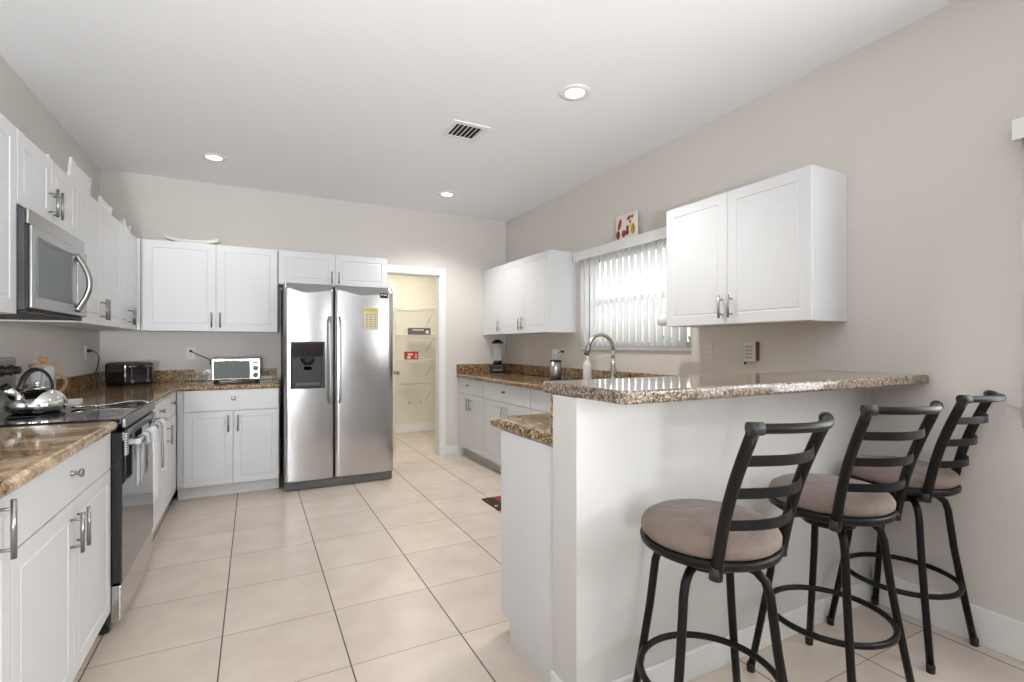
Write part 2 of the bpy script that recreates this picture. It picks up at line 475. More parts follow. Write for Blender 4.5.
def window(n, a, rail=True, name='window_%d'):
    y0, y1, z0, z1 = a
    r = struct(MB().box(XR + 0.085, XR + 0.125, y0, y1, z0, z0 + 0.045).box(XR + 0.085, XR + 0.125, y0, y1, z1 - 0.045, z1)
               .box(XR + 0.085, XR + 0.125, y0, y0 + 0.04, z0 + 0.045, z1 - 0.045).box(XR + 0.085, XR + 0.125, y1 - 0.04, y1, z0 + 0.045, z1 - 0.045)
               .box(XR + 0.08, XR + 0.125, y0 + 0.04, y1 - 0.04, (z0 + z1) / 2 - 0.025, (z0 + z1) / 2 + 0.025).build(name % n, TRIM, bevel=0.002))
    MB().box(XR + 0.102, XR + 0.106, y0 + 0.04, y1 - 0.04, z0 + 0.045, z1 - 0.045).build('window_pane', WINGLASS, r)
    return r


window(1, W1); window(2, W2)
struct(MB().box(XR - 0.02, XR + 0.08, W1[0] - 0.01, W1[1] + 0.01, W1[2] - 0.022, W1[2]).build('trim_2', TRIM, bevel=0.003))
# outside the kitchen window
struct(MB().box(XR + T, 9, -6, 9, -0.12, -0.02).build('trim_outside_patio', CONC))
struct(MB().box(XR + T, XR + T + 0.42, 1.0, 5.6, 2.16, 2.30).build('trim_outside_eave', EAVE))

# ================================================================== vertical blinds
def blinds(label_v, y0, y1, zb, zt, vy0, vy1, ang, n):
    t = thing('vertical_blinds', label_v, 'blinds', (XR, 0, 0))
    MB().box(-0.078, -0.071, vy0, vy1, zt - 0.050, zt + 0.030).box(-0.071, -0.001, vy0, vy1, zt + 0.020, zt + 0.030) \
        .box(-0.071, -0.001, vy0, vy0 + 0.008, zt - 0.050, zt + 0.020).box(-0.071, -0.001, vy1 - 0.008, vy1, zt - 0.050, zt + 0.020).build('valance', TRIM, t, bevel=0.002)
    MB().box(-0.056, -0.024, vy0 + 0.02, vy1 - 0.02, zt - 0.005, zt + 0.0195).build('headrail', WPLAST, t)
    ca, sa = math.cos(ang), math.sin(ang)
    for i in range(n):
        cy = y0 + (i + 0.5) * (y1 - y0) / n
        m = MB(); k = 6; hw = 0.042
        vs = []
        for j in range(k + 1):
            s = -1 + 2 * j / k
            bow = 0.004 * (1 - s * s)
            px = -0.040 + s * hw * sa + bow * ca
            py = cy + s * hw * ca - bow * sa
            for z in (zb, zt - 0.006): vs.append((px, py, z))
        fs = [(2 * j, 2 * j + 2, 2 * j + 3, 2 * j + 1) for j in range(k)]
        m.faces(vs, fs, True)
        o = m.build('slat', SLAT, t)
        sd = o.modifiers.new('thick', 'SOLIDIFY'); sd.thickness = 0.0009
    return t


blinds('white vertical blinds with valance over the kitchen sink window', 2.46, 3.735, 1.243, 2.075, 2.42, 3.785, math.radians(12), 17)
blinds('white vertical blinds with valance at the right edge, behind the bar stools', -0.76, 0.79, 0.93, 2.10, -0.85, 0.80, math.radians(20), 18)

# ================================================================== cabinetry
def bar_handle(parent, x, z0, z1, y, name='handle'):
    m = MB().cyl((x, y - 0.032, z0), (x, y - 0.032, z1), 0.0062, 14)
    for z in (z0 + 0.022, z1 - 0.022): m.cyl((x, y, z), (x, y - 0.032, z), 0.0045, 10)
    return m.build(name, NICKEL, parent)


def knob(parent, x, z, y):
    return MB().lathe([(0.010, 0), (0.010, 0.003), (0.006, 0.006), (0.006, 0.018), (0.014, 0.024), (0.0155, 0.030), (0.012, 0.033), (0.003, 0.034)], 20, (x, y, z), 'Y').build('knob', NICKEL, parent)


def door_panel(parent, x0, x1, z0, z1, y, name='door', g=0.058, plain=False):
    """slab with a routed frame line; outer face at y - 0.019"""
    t = 0.019; f = y - t
    L_ = [(x0, x1, z0, z1, y), (x0, x1, z0, z1, f + 0.0015), (x0 + 0.0015, x1 - 0.0015, z0 + 0.0015, z1 - 0.0015, f)]
    if not plain and (z1 - z0) > 3 * g * 0.9 and (x1 - x0) > 3 * g * 0.9:
        for d, yy in ((g, f), (g + 0.003, f + 0.0035), (g + 0.007, f + 0.0035), (g + 0.012, f + 0.0008)):
            L_.append((x0 + d, x1 - d, z0 + d, z1 - d, yy))
    return MB().loft_rects(L_).build(name, CAB, parent)


def upper_cabinet(label, loc, rz, W, D, z0, z1, splits, handles=True, hz=None, hside=None, group='white upper cabinets'):
    """splits: list of local x of door edges; local front is y=0, the box goes to +D"""
    t = thing('upper_cabinet', label, 'cabinet', (loc[0], loc[1], z0), rz)
    H = z1 - z0
    MB().box(0, W, 0.0, D, 0, H).build('carcass', CAB, t, bevel=0.0015)
    n = len(splits) - 1
    for i in range(n):
        d = door_panel(t, splits[i] + 0.0015, splits[i + 1] - 0.0015, 0.002, H - 0.002, -0.0005)
        side = hside[i] if hside else ('r' if i % 2 == 0 else 'l')
        if side:
            hx = splits[i + 1] - 0.032 if side == 'r' else splits[i] + 0.032
            a = hz if hz else (0.035, 0.165)
            bar_handle(d, hx, a[0], a[1], -0.0195)
    return t


R90 = PI / 2
UF = -0.845 + 0.0195 * 0 - 0.02      # carcass front of the left uppers (doors end at X -0.845)
ud = XL - UF
# left wall, front faces +X: local x -> +Y
UD = abs(UF - XL) - 0.002
def upL(label, y0, y1, z0, z1, cuts, **k):
    return upper_cabinet(label, (UF, y0 + 0.001), R90, (y1 - y0) - 0.002, UD, z0, z1, [c - y0 - 0.001 for c in cuts], **k)
upL('white upper cabinet left of the microwave, cut by the left edge', 1.75, 2.685, 1.375, 2.13, [1.752, 2.218, 2.684], hside=('r', 'l'))
upL('short white two-door cabinet above the microwave', 2.69, 3.447, 1.822, 2.13, [2.691, 3.069, 3.446], hz=(0.03, 0.16))
upL('white two-door upper cabinet just right of the microwave', 3.45, 4.435, 1.375, 2.13, [3.451, 3.94, 4.434])
upL('narrow white two-door upper cabinet at the far end of the left wall', 4.44, 4.985, 1.375, 2.13, [4.441, 4.715, 4.984])
# back wall, front faces -Y
BF = 5.02
t = upper_cabinet('white two-door upper cabinet above the toaster oven', (-0.823, BF), 0, 1.018, YB - BF - 0.002, 1.372, 2.13, [0.012, 0.532, 1.017])
t = upper_cabinet('short white cabinet above the refrigerator', (0.200, BF), 0, 1.0, YB - BF - 0.002, 1.815, 2.13, [0.001, 0.495, 0.999], hz=(0.03, 0.14))
# corner filler block
fl = MB().box(XL + 0.002, UF - 0.002, 4.99, 5.318, 1.375, 2.13).box(UF - 0.002, -0.826, 5.003, 5.318, 1.375, 2.13).build('corner_filler_cabinet', CAB, bevel=0.0015)
tag(fl, 'plain white cabinet corner piece between left and back upper cabinets', 'cabinet')
# right wall, front faces -X: local x -> -Y
RF = 2.395 + 0.02
def upR(label, yfar, ynear, cuts, **k):
    return upper_cabinet(label, (RF, yfar), -R90, yfar - ynear, XR - RF - 0.002, 1.372, 2.13, [yfar - c for c in cuts], **k)
upR('white three-door upper cabinet left of the sink window', 5.316, 3.85, [5.315, 4.83, 4.354, 3.851], hside=('r', 'r', 'l'))
upR('white two-door upper cabinet right of the sink window', 2.395, 1.443, [2.394, 1.925, 1.444])


def base_cabinet(label, loc, rz, W, D, fronts, top=0.882, toe=0.10, recess=0.055, ends=None):
    """fronts: list of (kind, x0, x1, z0, z1, hardware)"""
    t = thing('base_cabinet', label, 'cabinet', (loc[0], loc[1], 0), rz)
    MB().box(0, W, 0, D, toe, top).build('carcass', CAB, t, bevel=0.001)
    MB().box(0.0, W, recess, D, 0, toe - 0.0005).build('toe_kick', TOE, t)
    for kind, x0, x1, z0, z1, hw in fronts:
        d = door_panel(t, x0 + 0.0015, x1 - 0.0015, z0 + 0.001, z1 - 0.001, -0.0005, name='drawer' if kind == 'drawer' else ('panel' if kind == 'panel' else 'door'), g=0.05, plain=(kind != 'door'))
        if kind == 'drawer':
            for hx in (hw if isinstance(hw, (list, tuple)) else [hw]): knob(d, hx, (z0 + z1) / 2 + 0.015, -0.0195)
        elif hw == 'r': bar_handle(d, x1 - 0.035, z1 - 0.17, z1 - 0.035, -0.0195)
        elif hw == 'l': bar_handle(d, x0 + 0.035, z1 - 0.17, z1 - 0.035, -0.0195)
    return t


LF = -0.565                      # carcass front left run
LD = abs(XL - LF) - 0.002
CT = 0.884
def baseL(label, y0, y1, fr):
    return base_cabinet(label, (LF, y0 + 0.001), R90, y1 - y0 - 0.002, LD, [(k, a - y0, b - y0, z0, z1, (h - y0 if isinstance(h, float) else h)) for k, a, b, z0, z1, h in fr], top=CT)
baseL('white base cabinet with a long bar handle, at the left picture edge', 1.05, 1.697, [('door', 1.052, 1.695, 0.105, CT, None)])
_b = COL.objects['base_cabinet'] if 'base_cabinet' in COL.objects else None
dd = [c for c in _b.children if c.name.startswith('door')][0]
bar_handle(dd, 1.613 - 1.05, 0.735, 0.878, -0.0195)
baseL('white base cabinet with one drawer over two doors, left of the stove', 1.70, 2.684,
      [('drawer', 1.701, 2.680, 0.722, CT, 2.162), ('door', 1.701, 2.19, 0.105, 0.719, 'r'), ('door', 2.19, 2.680, 0.105, 0.719, 'l')])
baseL('white base cabinet between the stove and the corner', 3.456, 4.765,
      [('drawer', 3.47, 4.19, 0.722, CT, 3.93), ('door', 3.47, 4.19, 0.105, 0.719, None), ('drawer', 4.19, 4.65, 0.722, CT, 4.46), ('door', 4.19, 4.65, 0.105, 0.719, 'l'), ('panel', 4.652, 4.705, 0.105, CT, None)])
# back base
BBF = 4.73
base_cabinet('white base cabinet below the toaster oven, beside the refrigerator', (-0.543, BBF), 0, 0.738, YB - BBF - 0.002,
             [('drawer', 0.045, 0.736, 0.712, CT, 0.395), ('door', 0.045, 0.392, 0.105, 0.709, 'r'), ('door', 0.392, 0.736, 0.105, 0.709, 'l')], top=CT)
# right base run, faces -X
RBF = 2.105
RCT = 0.883
def baseR(label, yfar, ynear, fr):
    return base_cabinet(label, (RBF, yfar), -R90, yfar - ynear, XR - RBF - 0.002, [(k, yfar - a, yfar - b, z0, z1, (yfar - h if isinstance(h, float) else h)) for k, a, b, z0, z1, h in fr], top=RCT)
baseR('white base cabinet under the blender, beside the pantry doorway', 5.316, 4.605, [('drawer', 5.30, 4.607, 0.712, RCT, 4.99), ('door', 5.30, 4.96, 0.105, 0.709, 'r'), ('door', 4.96, 4.607, 0.105, 0.709, 'l')])
baseR('white base cabinet on the right run, left of the sink cabinet', 4.60, 3.645, [('drawer', 4.598, 3.647, 0.712, RCT, 4.13), ('door', 4.598, 4.12, 0.105, 0.709, 'r'), ('door', 4.12, 3.647, 0.105, 0.709, 'l')])
baseR('white sink base cabinet beneath the window, partly behind the peninsula', 3.64, 2.05, [('panel', 3.638, 2.90, 0.712, RCT, None), ('door', 3.638, 3.27, 0.105, 0.709, 'r'), ('door', 3.27, 2.90, 0.105, 0.709, 'l'), ('panel', 2.898, 2.06, 0.105, RCT, None)])
# peninsula base cabinet faces +Y
t = thing('base_cabinet', 'white cabinet end panel of the peninsula under its low countertop', 'cabinet', (0, 0, 0))
MB().box(0.966, 2.10, KY1 + 0.002, 1.925, 0.10, RCT).build('carcass', CAB, t, bevel=0.001)
MB().box(0.966, 2.10, KY1 + 0.002, 1.84, 0.0, 0.0995).build('toe_kick', CAB, t)
MB().box(0.955, 0.965, KY1 + 0.001, 1.925, 0.1005, RCT).box(0.955, 0.965, KY1 + 0.001, 1.84, 0.0, 0.1).build('end_panel', CAB, t)
for i in range(2):
    d = MB().box(0.97 + i * 0.56, 1.527 + i * 0.56, 1.9255, 1.944, 0.105, RCT - 0.003).build('door', CAB, t, bevel=0.002)
    hx = 1.49 if i == 0 else 1.565
    MB().cyl((hx, 1.976, 0.70), (hx, 1.976, 0.83), 0.006, 12).cyl((hx, 1.944, 0.72), (hx, 1.976, 0.72), 0.0045, 8).cyl((hx, 1.944, 0.81), (hx, 1.976, 0.81), 0.0045, 8).build('handle', NICKEL, d)


# ------------------------------------------------------------------ countertops
def counter(name, label, poly, z0, z1, m, bev=0.017, group=None):
    o = MB().prism(poly, z0, z1).build(name, m, bevel=bev, seg=4)
    for p in o.data.polygons: p.use_smooth = False
    return tag(o, label, 'countertop', group)


LZ0, LZ1 = 0.885, 0.926
counter('countertop', 'brown granite countertop left of the stove, nearest the camera', [(XL + 0.001, 0.95), (-0.520, 0.95), (-0.520, 2.684), (XL + 0.001, 2.684)], LZ0, LZ1, GRAN)
counter('countertop', 'brown granite corner countertop under the toaster and toaster oven',
        [(XL + 0.001, 3.458), (-0.520, 3.458), (-0.520, 4.685), (0.205, 4.685), (0.205, YB - 0.001), (XL + 0.001, YB - 0.001)], LZ0, LZ1, GRANB)
RZ0, RZ1 = 0.884, 0.926
counter('countertop', 'brown granite countertop of right run and low peninsula, under blender and faucet',
        [(2.06, YB - 0.001), (2.06, 2.03), (0.945, 2.03), (0.945, KY1 + 0.001), (XR - 0.001, KY1 + 0.001), (XR - 0.001, YB - 0.001)], RZ0, RZ1, GRANB)
# bar top with a clipped front corner
counter('bar_countertop', 'raised granite bar top on the peninsula wall above the stools', [(0.95, 1.56), (0.936, 1.545), (0.934, 1.135), (0.942, 1.108), (0.965, 1.098), (XR - 0.001, 1.095), (XR - 0.001, 1.56)], KZ + 0.001, KZ + 0.042, GRAN2, 0.010)
# backsplashes
def splash(label, boxes):
    m = MB()
    for b in boxes: m.box(*b)
    return tag(m.build('backsplash', GRANB, bevel=0.003), label, 'backsplash')
splash('granite backsplash strip in the corner behind the toaster and toaster oven', [(XL + 0.001, XL + 0.021, 3.46, YB - 0.022, LZ1 + 0.0005, 1.03), (XL + 0.001, 0.200, YB - 0.021, YB - 0.001, LZ1 + 0.0005, 1.03)])
splash('granite backsplash strip on the left wall before the stove', [(XL + 0.001, XL + 0.021, 0.96, 2.68, LZ1 + 0.0005, 1.03)])
splash('granite backsplash strip behind the blender and faucet', [(XR - 0.021, XR - 0.001, 1.52, YB - 0.022, RZ1 + 0.0005, 1.034), (2.065, XR - 0.001, YB - 0.021, YB - 0.001, RZ1 + 0.0005, 1.034)])
splash('granite facing strip between low counter and raised bar top', [(KX0 + 0.001, XR - 0.03, KY1 + 0.0005, KY1 + 0.0195, RZ1 + 0.0005, KZ)])

# ================================================================== refrigerator
def fridge():
    t = thing('refrigerator', 'stainless steel side-by-side refrigerator with water dispenser', 'refrigerator', (0.228, 4.60, 0))
    W = 0.925; H = 1.79
    MB().box(0.006, W - 0.006, 0.075, 0.70, 0.03, H - 0.012).build('cabinet_body', FSIDE, t, bevel=0.004)
    MB().box(0.004, W - 0.004, 0.02, 0.10, 0.005, 0.075).box(0.02, W - 0.02, 0.10, 0.65, 0.0, 0.03).build('base_grille', GREYP, t, bevel=0.006)
    def door(x0, x1, hole=None, name='door'):
        bm = MB()
        n = 26
        xs = [x0 + (x1 - x0) * i / n for i in range(n + 1)]
        zs = [0.082, 0.09, 0.3, 0.6, 0.8, 1.0, 1.2, 1.4, 1.6] + [1.66 + i * 0.0108 for i in range(13)]
        if hole:
            for hx in hole[:2]: xs.append(hx)
            for hz in hole[2:]: zs.append(hz)
            xs = sorted(set(round(v, 5) for v in xs)); zs = sorted(set(round(v, 5) for v in zs))
        wdt = x1 - x0
        def yy(x, z):
            s = (x - x0) / wdt
            e = min(s, 1 - s) * wdt
            y = 0.0 - 0.010 * (1 - (2 * s - 1) ** 2)
            if e < 0.012: y += 0.010 * (1 - math.sqrt(max(0, 1 - ((0.012 - e) / 0.012) ** 2)))
            # rolled top shoulder that waves across the door
            wave = (s if x0 < 0.2 else s)
            zt = H - 0.045 + 0.022 * math.cos(wave * 2 * PI * 0.95) * (1.0 if wave < 0.5 else 0.55)
            if z > zt: y += 0.02 + 0.05 * min(1, (z - zt) / 0.07)
            elif z > zt - 0.016: y += 0.02 * ((z - (zt - 0.016)) / 0.016) ** 2
            return y
        G = [[bm.bm.verts.new((x, yy(x, z), z)) for x in xs] for z in zs]
        def inside(xm, zm): return hole and hole[0] < xm < hole[1] and hole[2] < zm < hole[3]
        for j in range(len(zs) - 1):
            for i in range(len(xs) - 1):
                if inside((xs[i] + xs[i + 1]) / 2, (zs[j] + zs[j + 1]) / 2): continue
                f = bm.bm.faces.new((G[j][i], G[j][i + 1], G[j + 1][i + 1], G[j + 1][i])); f.smooth = True
        # sides, top, bottom as a back shell
        yb = 0.072
        def strip(row):
            back = [bm.bm.verts.new((v.co.x, yb, v.co.z)) for v in row]
            for i in range(len(row) - 1): bm.bm.faces.new((row[i], row[i + 1], back[i + 1], back[i]))
            return back
        strip(G[0]); strip(G[-1]); strip([g[0] for g in G]); strip([g[-1] for g in G])
        o = bm.build(name, STEEL, t)
        return o
    HX = (0.055, 0.318, 0.884, 1.276)
    d1 = door(0.0, 0.400, HX, 'freezer_door')
    d2 = door(0.410, W, None, 'fridge_door')
    # dispenser set in the freezer door
    x0, x1, z0, z1 = HX
    m = MB()
    m.loft_rects([(x0 - 0.006, x1 + 0.006, z0 - 0.006, z1 + 0.006, 0.0), (x0 - 0.006, x1 + 0.006, z0 - 0.006, z1 + 0.006, -0.016), (x0 + 0.002, x1 - 0.002, z0 + 0.002, z1 - 0.002, -0.020), (x0 + 0.014, x1 - 0.014, z0 + 0.016, z1 - 0.125, -0.019), (x0 + 0.022, x1 - 0.022, z0 + 0.03, z1 - 0.135, 0.055)])
    disp = m.build('water_dispenser', BLACKP, d1)
    MB().box(x0 + 0.008, x1 - 0.008, -0.024, -0.019, z1 - 0.122, z1 - 0.008).build('display', BLACKG, disp, bevel=0.002)
    MB().lathe([(0.03, -0.03), (0.055, 0.0), (0.06, 0.03)], 20, ((x0 + x1) / 2, 0.012, z1 - 0.165)).build('ice_chute', BLACKP, disp)
    MB().box((x0 + x1) / 2 - 0.038, (x0 + x1) / 2 + 0.038, 0.0, 0.03, z1 - 0.245, z1 - 0.20).build('paddle', STEEL2, disp, bevel=0.006)
    MB().faces([(x0 + 0.03, -0.012, z0 + 0.02), (x1 - 0.03, -0.012, z0 + 0.02), (x1 - 0.045, 0.05, z0 + 0.15), (x0 + 0.045, 0.05, z0 + 0.15)], [(0, 1, 2, 3)]).build('drip_tray', GREYP, disp)
    # handles
    for d, hx in ((d1, 0.366), (d2, 0.446)):
        pts = []
        for i in range(21):
            s = i / 20; z = 0.745 + s * 0.755
            off = 0.048 if 0.05 < s < 0.95 else 0.048 * min(s, 1 - s) / 0.05
            pts.append((hx, -0.012 - off, z))
        MB().tube(pts, 0.011, 12, flat=(0.013, 0.010)).build('handle', STEEL2, d)
    # badge
    MB().box(W - 0.12, W - 0.048, -0.012, -0.0095, 1.688, 1.733).build('badge', BLACKP, d2, bevel=0.001)
    MB().box(W - 0.113, W - 0.095, -0.0126, -0.012, 1.712, 1.722).box(W - 0.088, W - 0.060, -0.0126, -0.012, 1.712, 1.722).build('badge_lettering', WPLAST, d2)
    return t


fridge()
# note held on the refrigerator
t = thing('note_sheet', 'small yellow topped paper list stuck on the refrigerator door', 'note', (1.108, 4.583, 1.395), 0)
MB().box(0, 0.135, -0.0012, 0, 0, 0.195).build('sheet', PAPERN, t)
MB().box(0.01, 0.118, -0.0018, -0.0013, 0.165, 0.193).build('heading_band', YELLOW, t)
m = MB()
for r in range(6):
    for c_ in range(3):
        m.box(0.022 + c_ * 0.036, 0.042 + c_ * 0.036, -0.0016, -0.0013, 0.025 + r * 0.022, 0.031 + r * 0.022)
m.build('writing', INKR, t)
# recentre on door
t.location = (1.108 - 0.228 + 0.0, 4.580, 1.395)

# ================================================================== range
def stove():
    y0, y1 = 2.690, 3.450; W = y1 - y0
    t = thing('stove', 'black glass electric range with stainless drawer and towels', 'stove', (-0.55, y0, 0), R90)
    # local x 0..W, front -y
    MB().box(0.002, W - 0.002, 0.0, 0.60, 0.05, 0.905).build('body', FSIDE, t, bevel=0.002)
    ct = MB().box(0.0, W, -0.035, 0.53, 0.905, 0.932).build('cooktop', BLACKG, t, bevel=0.004)
    MB().box(0.03, W - 0.002, -0.050, -0.0355, 0.887, 0.928).build('front_lip', RTRIM, t, bevel=0.003)
    for bx, by, br in ((0.19, 0.10, 0.11), (0.57, 0.10, 0.085), (0.19, 0.37, 0.085), (0.57, 0.37, 0.11)):
        m = MB().lathe([(br, 0), (br, 0.0006), (br - 0.004, 0.0006), (br - 0.004, 0)], 48, (bx, by, 0.9321), caps=False)
        m.build('burner_ring', GREYP, ct)
    # back guard
    bg = MB(); bg.prism([(0.0, 0.535), (W, 0.535), (W, 0.60), (0.0, 0.60)], 0.905, 1.19)
    bgo = bg.build('backguard', STEEL2, t, bevel=0.012, seg=3)
    MB().box(0.25, 0.50, 0.528, 0.5345, 1.08, 1.165).build('display', BLACKG, bgo, bevel=0.002)
    for kx in (0.07, 0.17, 0.585, 0.685):
        MB().lathe([(0.028, 0), (0.028, 0.004), (0.021, 0.006), (0.019, 0.034), (0.014, 0.037)], 24, (kx, 0.5345, 1.125), 'Y').build('knob', BLACKP, bgo)
    # oven door
    d = MB().box(0.004, W - 0.004, -0.042, -0.001, 0.215, 0.872).build('oven_door', BLACKG, t, bevel=0.003)
    MB().box(0.004, W - 0.004, -0.047, -0.0425, 0.835, 0.872).build('door_top_trim', STEEL2, d, bevel=0.001)
    for bx in (0.006, W - 0.054):
        MB().box(bx, bx + 0.048, -0.057, -0.0475, 0.765, 0.868).build('handle_bracket', BRACKET, d, bevel=0.003)
        MB().box(bx + 0.012, bx + 0.036, -0.100, -0.0575, 0.812, 0.838).build('handle_arm', RTRIM, d, bevel=0.003)
    MB().tube([(0.012, -0.098, 0.825), (W - 0.012, -0.098, 0.825)], 0.012, 16, flat=(0.014, 0.011)).build('oven_handle', NICKEL, d)
    m = MB()
    for i in range(14): m.box(0.03 + i * 0.05, 0.066 + i * 0.05, -0.046, -0.0415, 0.8775, 0.8835)
    m.build('vent_slots', BLACKP, d)
    dr_ = MB().box(0.004, W - 0.004, -0.036, -0.001, 0.048, 0.205).build('storage_drawer', STEEL, t, bevel=0.004)
    for fx in (0.04, W - 0.04):
        for fy in (0.03, 0.5):
            MB().lathe([(0.022, 0), (0.022, 0.012), (0.012, 0.016), (0.012, 0.049)], 14, (fx, fy, 0)).build('foot', BLACKP, t)
    return t


stove()


def towel(label, yc, width, front, back, mm, matB=None):
    """folded towel over the oven bar (bar at X -0.452, Z 0.825)"""
    t = thing('dish_towel', label, 'towel', (-0.452, yc, 0.825))
    n, k = 14, 30
    r = 0.0165
    def sheet(scale_w, r_, fl, bl, phase):
        path = []
        for i in range(9): path.append((r_ + 0.0, -fl * (1 - i / 9)))
        for i in range(9):
            a = PI * i / 8
            path.append((r_ * math.cos(a), r_ * 1.1 * math.sin(a)))
        for i in range(1, 10): path.append((-r_ - 0.005, -bl * i / 9))
        vs, fs = [], []
        for pi_, (px, pz) in enumerate(path):
            for j in range(n + 1):
                s = -0.5 + j / n
                wob = 0.006 * math.sin(s * 17 + phase) * min(1, max(0, -pz) / 0.12)
                tap = 1 - 0.10 * min(1, max(0, -pz) / 0.3)
                vs.append((px + (abs(wob) if px >= 0 else -abs(wob) * 0.15), s * width * scale_w * tap, pz + 0.004 * math.sin(s * 9 + phase) * (1 if pz < -0.05 else 0)))
        m_n = n + 1
        for a in range(len(path) - 1):
            for j in range(n): fs.append((a * m_n + j, a * m_n + j + 1, (a + 1) * m_n + j + 1, (a + 1) * m_n + j))
        return vs, fs
    v, f = sheet(1, r, front, back, yc * 3)
    o = MB().faces(v, f, True).build('front_fold', mm, t)
    s_ = o.modifiers.new('thick', 'SOLIDIFY'); s_.thickness = 0.004; s_.offset = 0
    if matB:
        v, f = sheet(0.45, r + 0.0075, front * 0.8, 0.02, 1.0)
        o = MB().faces([(a, b - width * 0.24, c) for a, b, c in v], f, True).build('stripe_fold', matB, t)
        s_ = o.modifiers.new('thick', 'SOLIDIFY'); s_.thickness = 0.003; s_.offset = 0
    return t


towel('grey striped dish towel hanging behind the near end of the oven handle', 2.845, 0.15, 0.03, 0.22, TOWELS)
towel('long white dish towel in the middle of the oven handle', 2.995, 0.13, 0.35, 0.2, TOWELW, None)
towel('shorter white dish towel with grey stripes, farthest along the oven handle', 3.23, 0.20, 0.27, 0.16, TOWELW, TOWELS)

# ================================================================== microwave
def microwave():
    y0, y1 = 2.692, 3.445; W = y1 - y0
    H = 0.415
    t = thing('microwave', 'stainless over-the-range microwave with curved handle', 'microwave', (-0.850, y0, 1.395), R90)
    MB().box(0, W, -0.026, 0.312, 0.0, H).build('body', FSIDE, t, bevel=0.003)
    MB().box(0.002, W - 0.002, -0.038, -0.0265, H - 0.062, H).build('vent_grille', STEEL2, t, bevel=0.004)
    MB().box(0.001, W - 0.001, -0.0375, -0.0265, 0.008, H - 0.066).build('door_edge', BLACKP, t)
    d = MB().box(0.002, W - 0.002, -0.048, -0.038, 0.008, H - 0.066).build('door', STEEL2, t, bevel=0.003)
    MB().loft_rects([(0.055, 0.50, 0.060, H - 0.105, -0.048), (0.055, 0.50, 0.060, H - 0.105, -0.0505), (0.070, 0.485, 0.075, H - 0.120, -0.0505), (0.074, 0.481, 0.079, H - 0.124, -0.0485)]).build('window', SMOKE, d)
    MB().box(0.575, 0.735, -0.0505, -0.0482, 0.03, H - 0.085).build('control_panel', STEEL2, d, bevel=0.001)
    pts = []
    for i in range(25):
        s = i / 24; a = PI * s
        pts.append((0.575 - 0.0 * math.sin(a), -0.048 - 0.052 * math.sin(a), 0.030 + 0.29 * s))
    MB().tube(pts, 0.013, 12, flat=(0.013, 0.020)).build('handle', STEEL2, d)
    MB().box(0.004, W - 0.004, -0.03, 0.305, -0.012, -0.0005).build('underside_filter', BLACKP, t, bevel=0.003)
    return t


microwave()

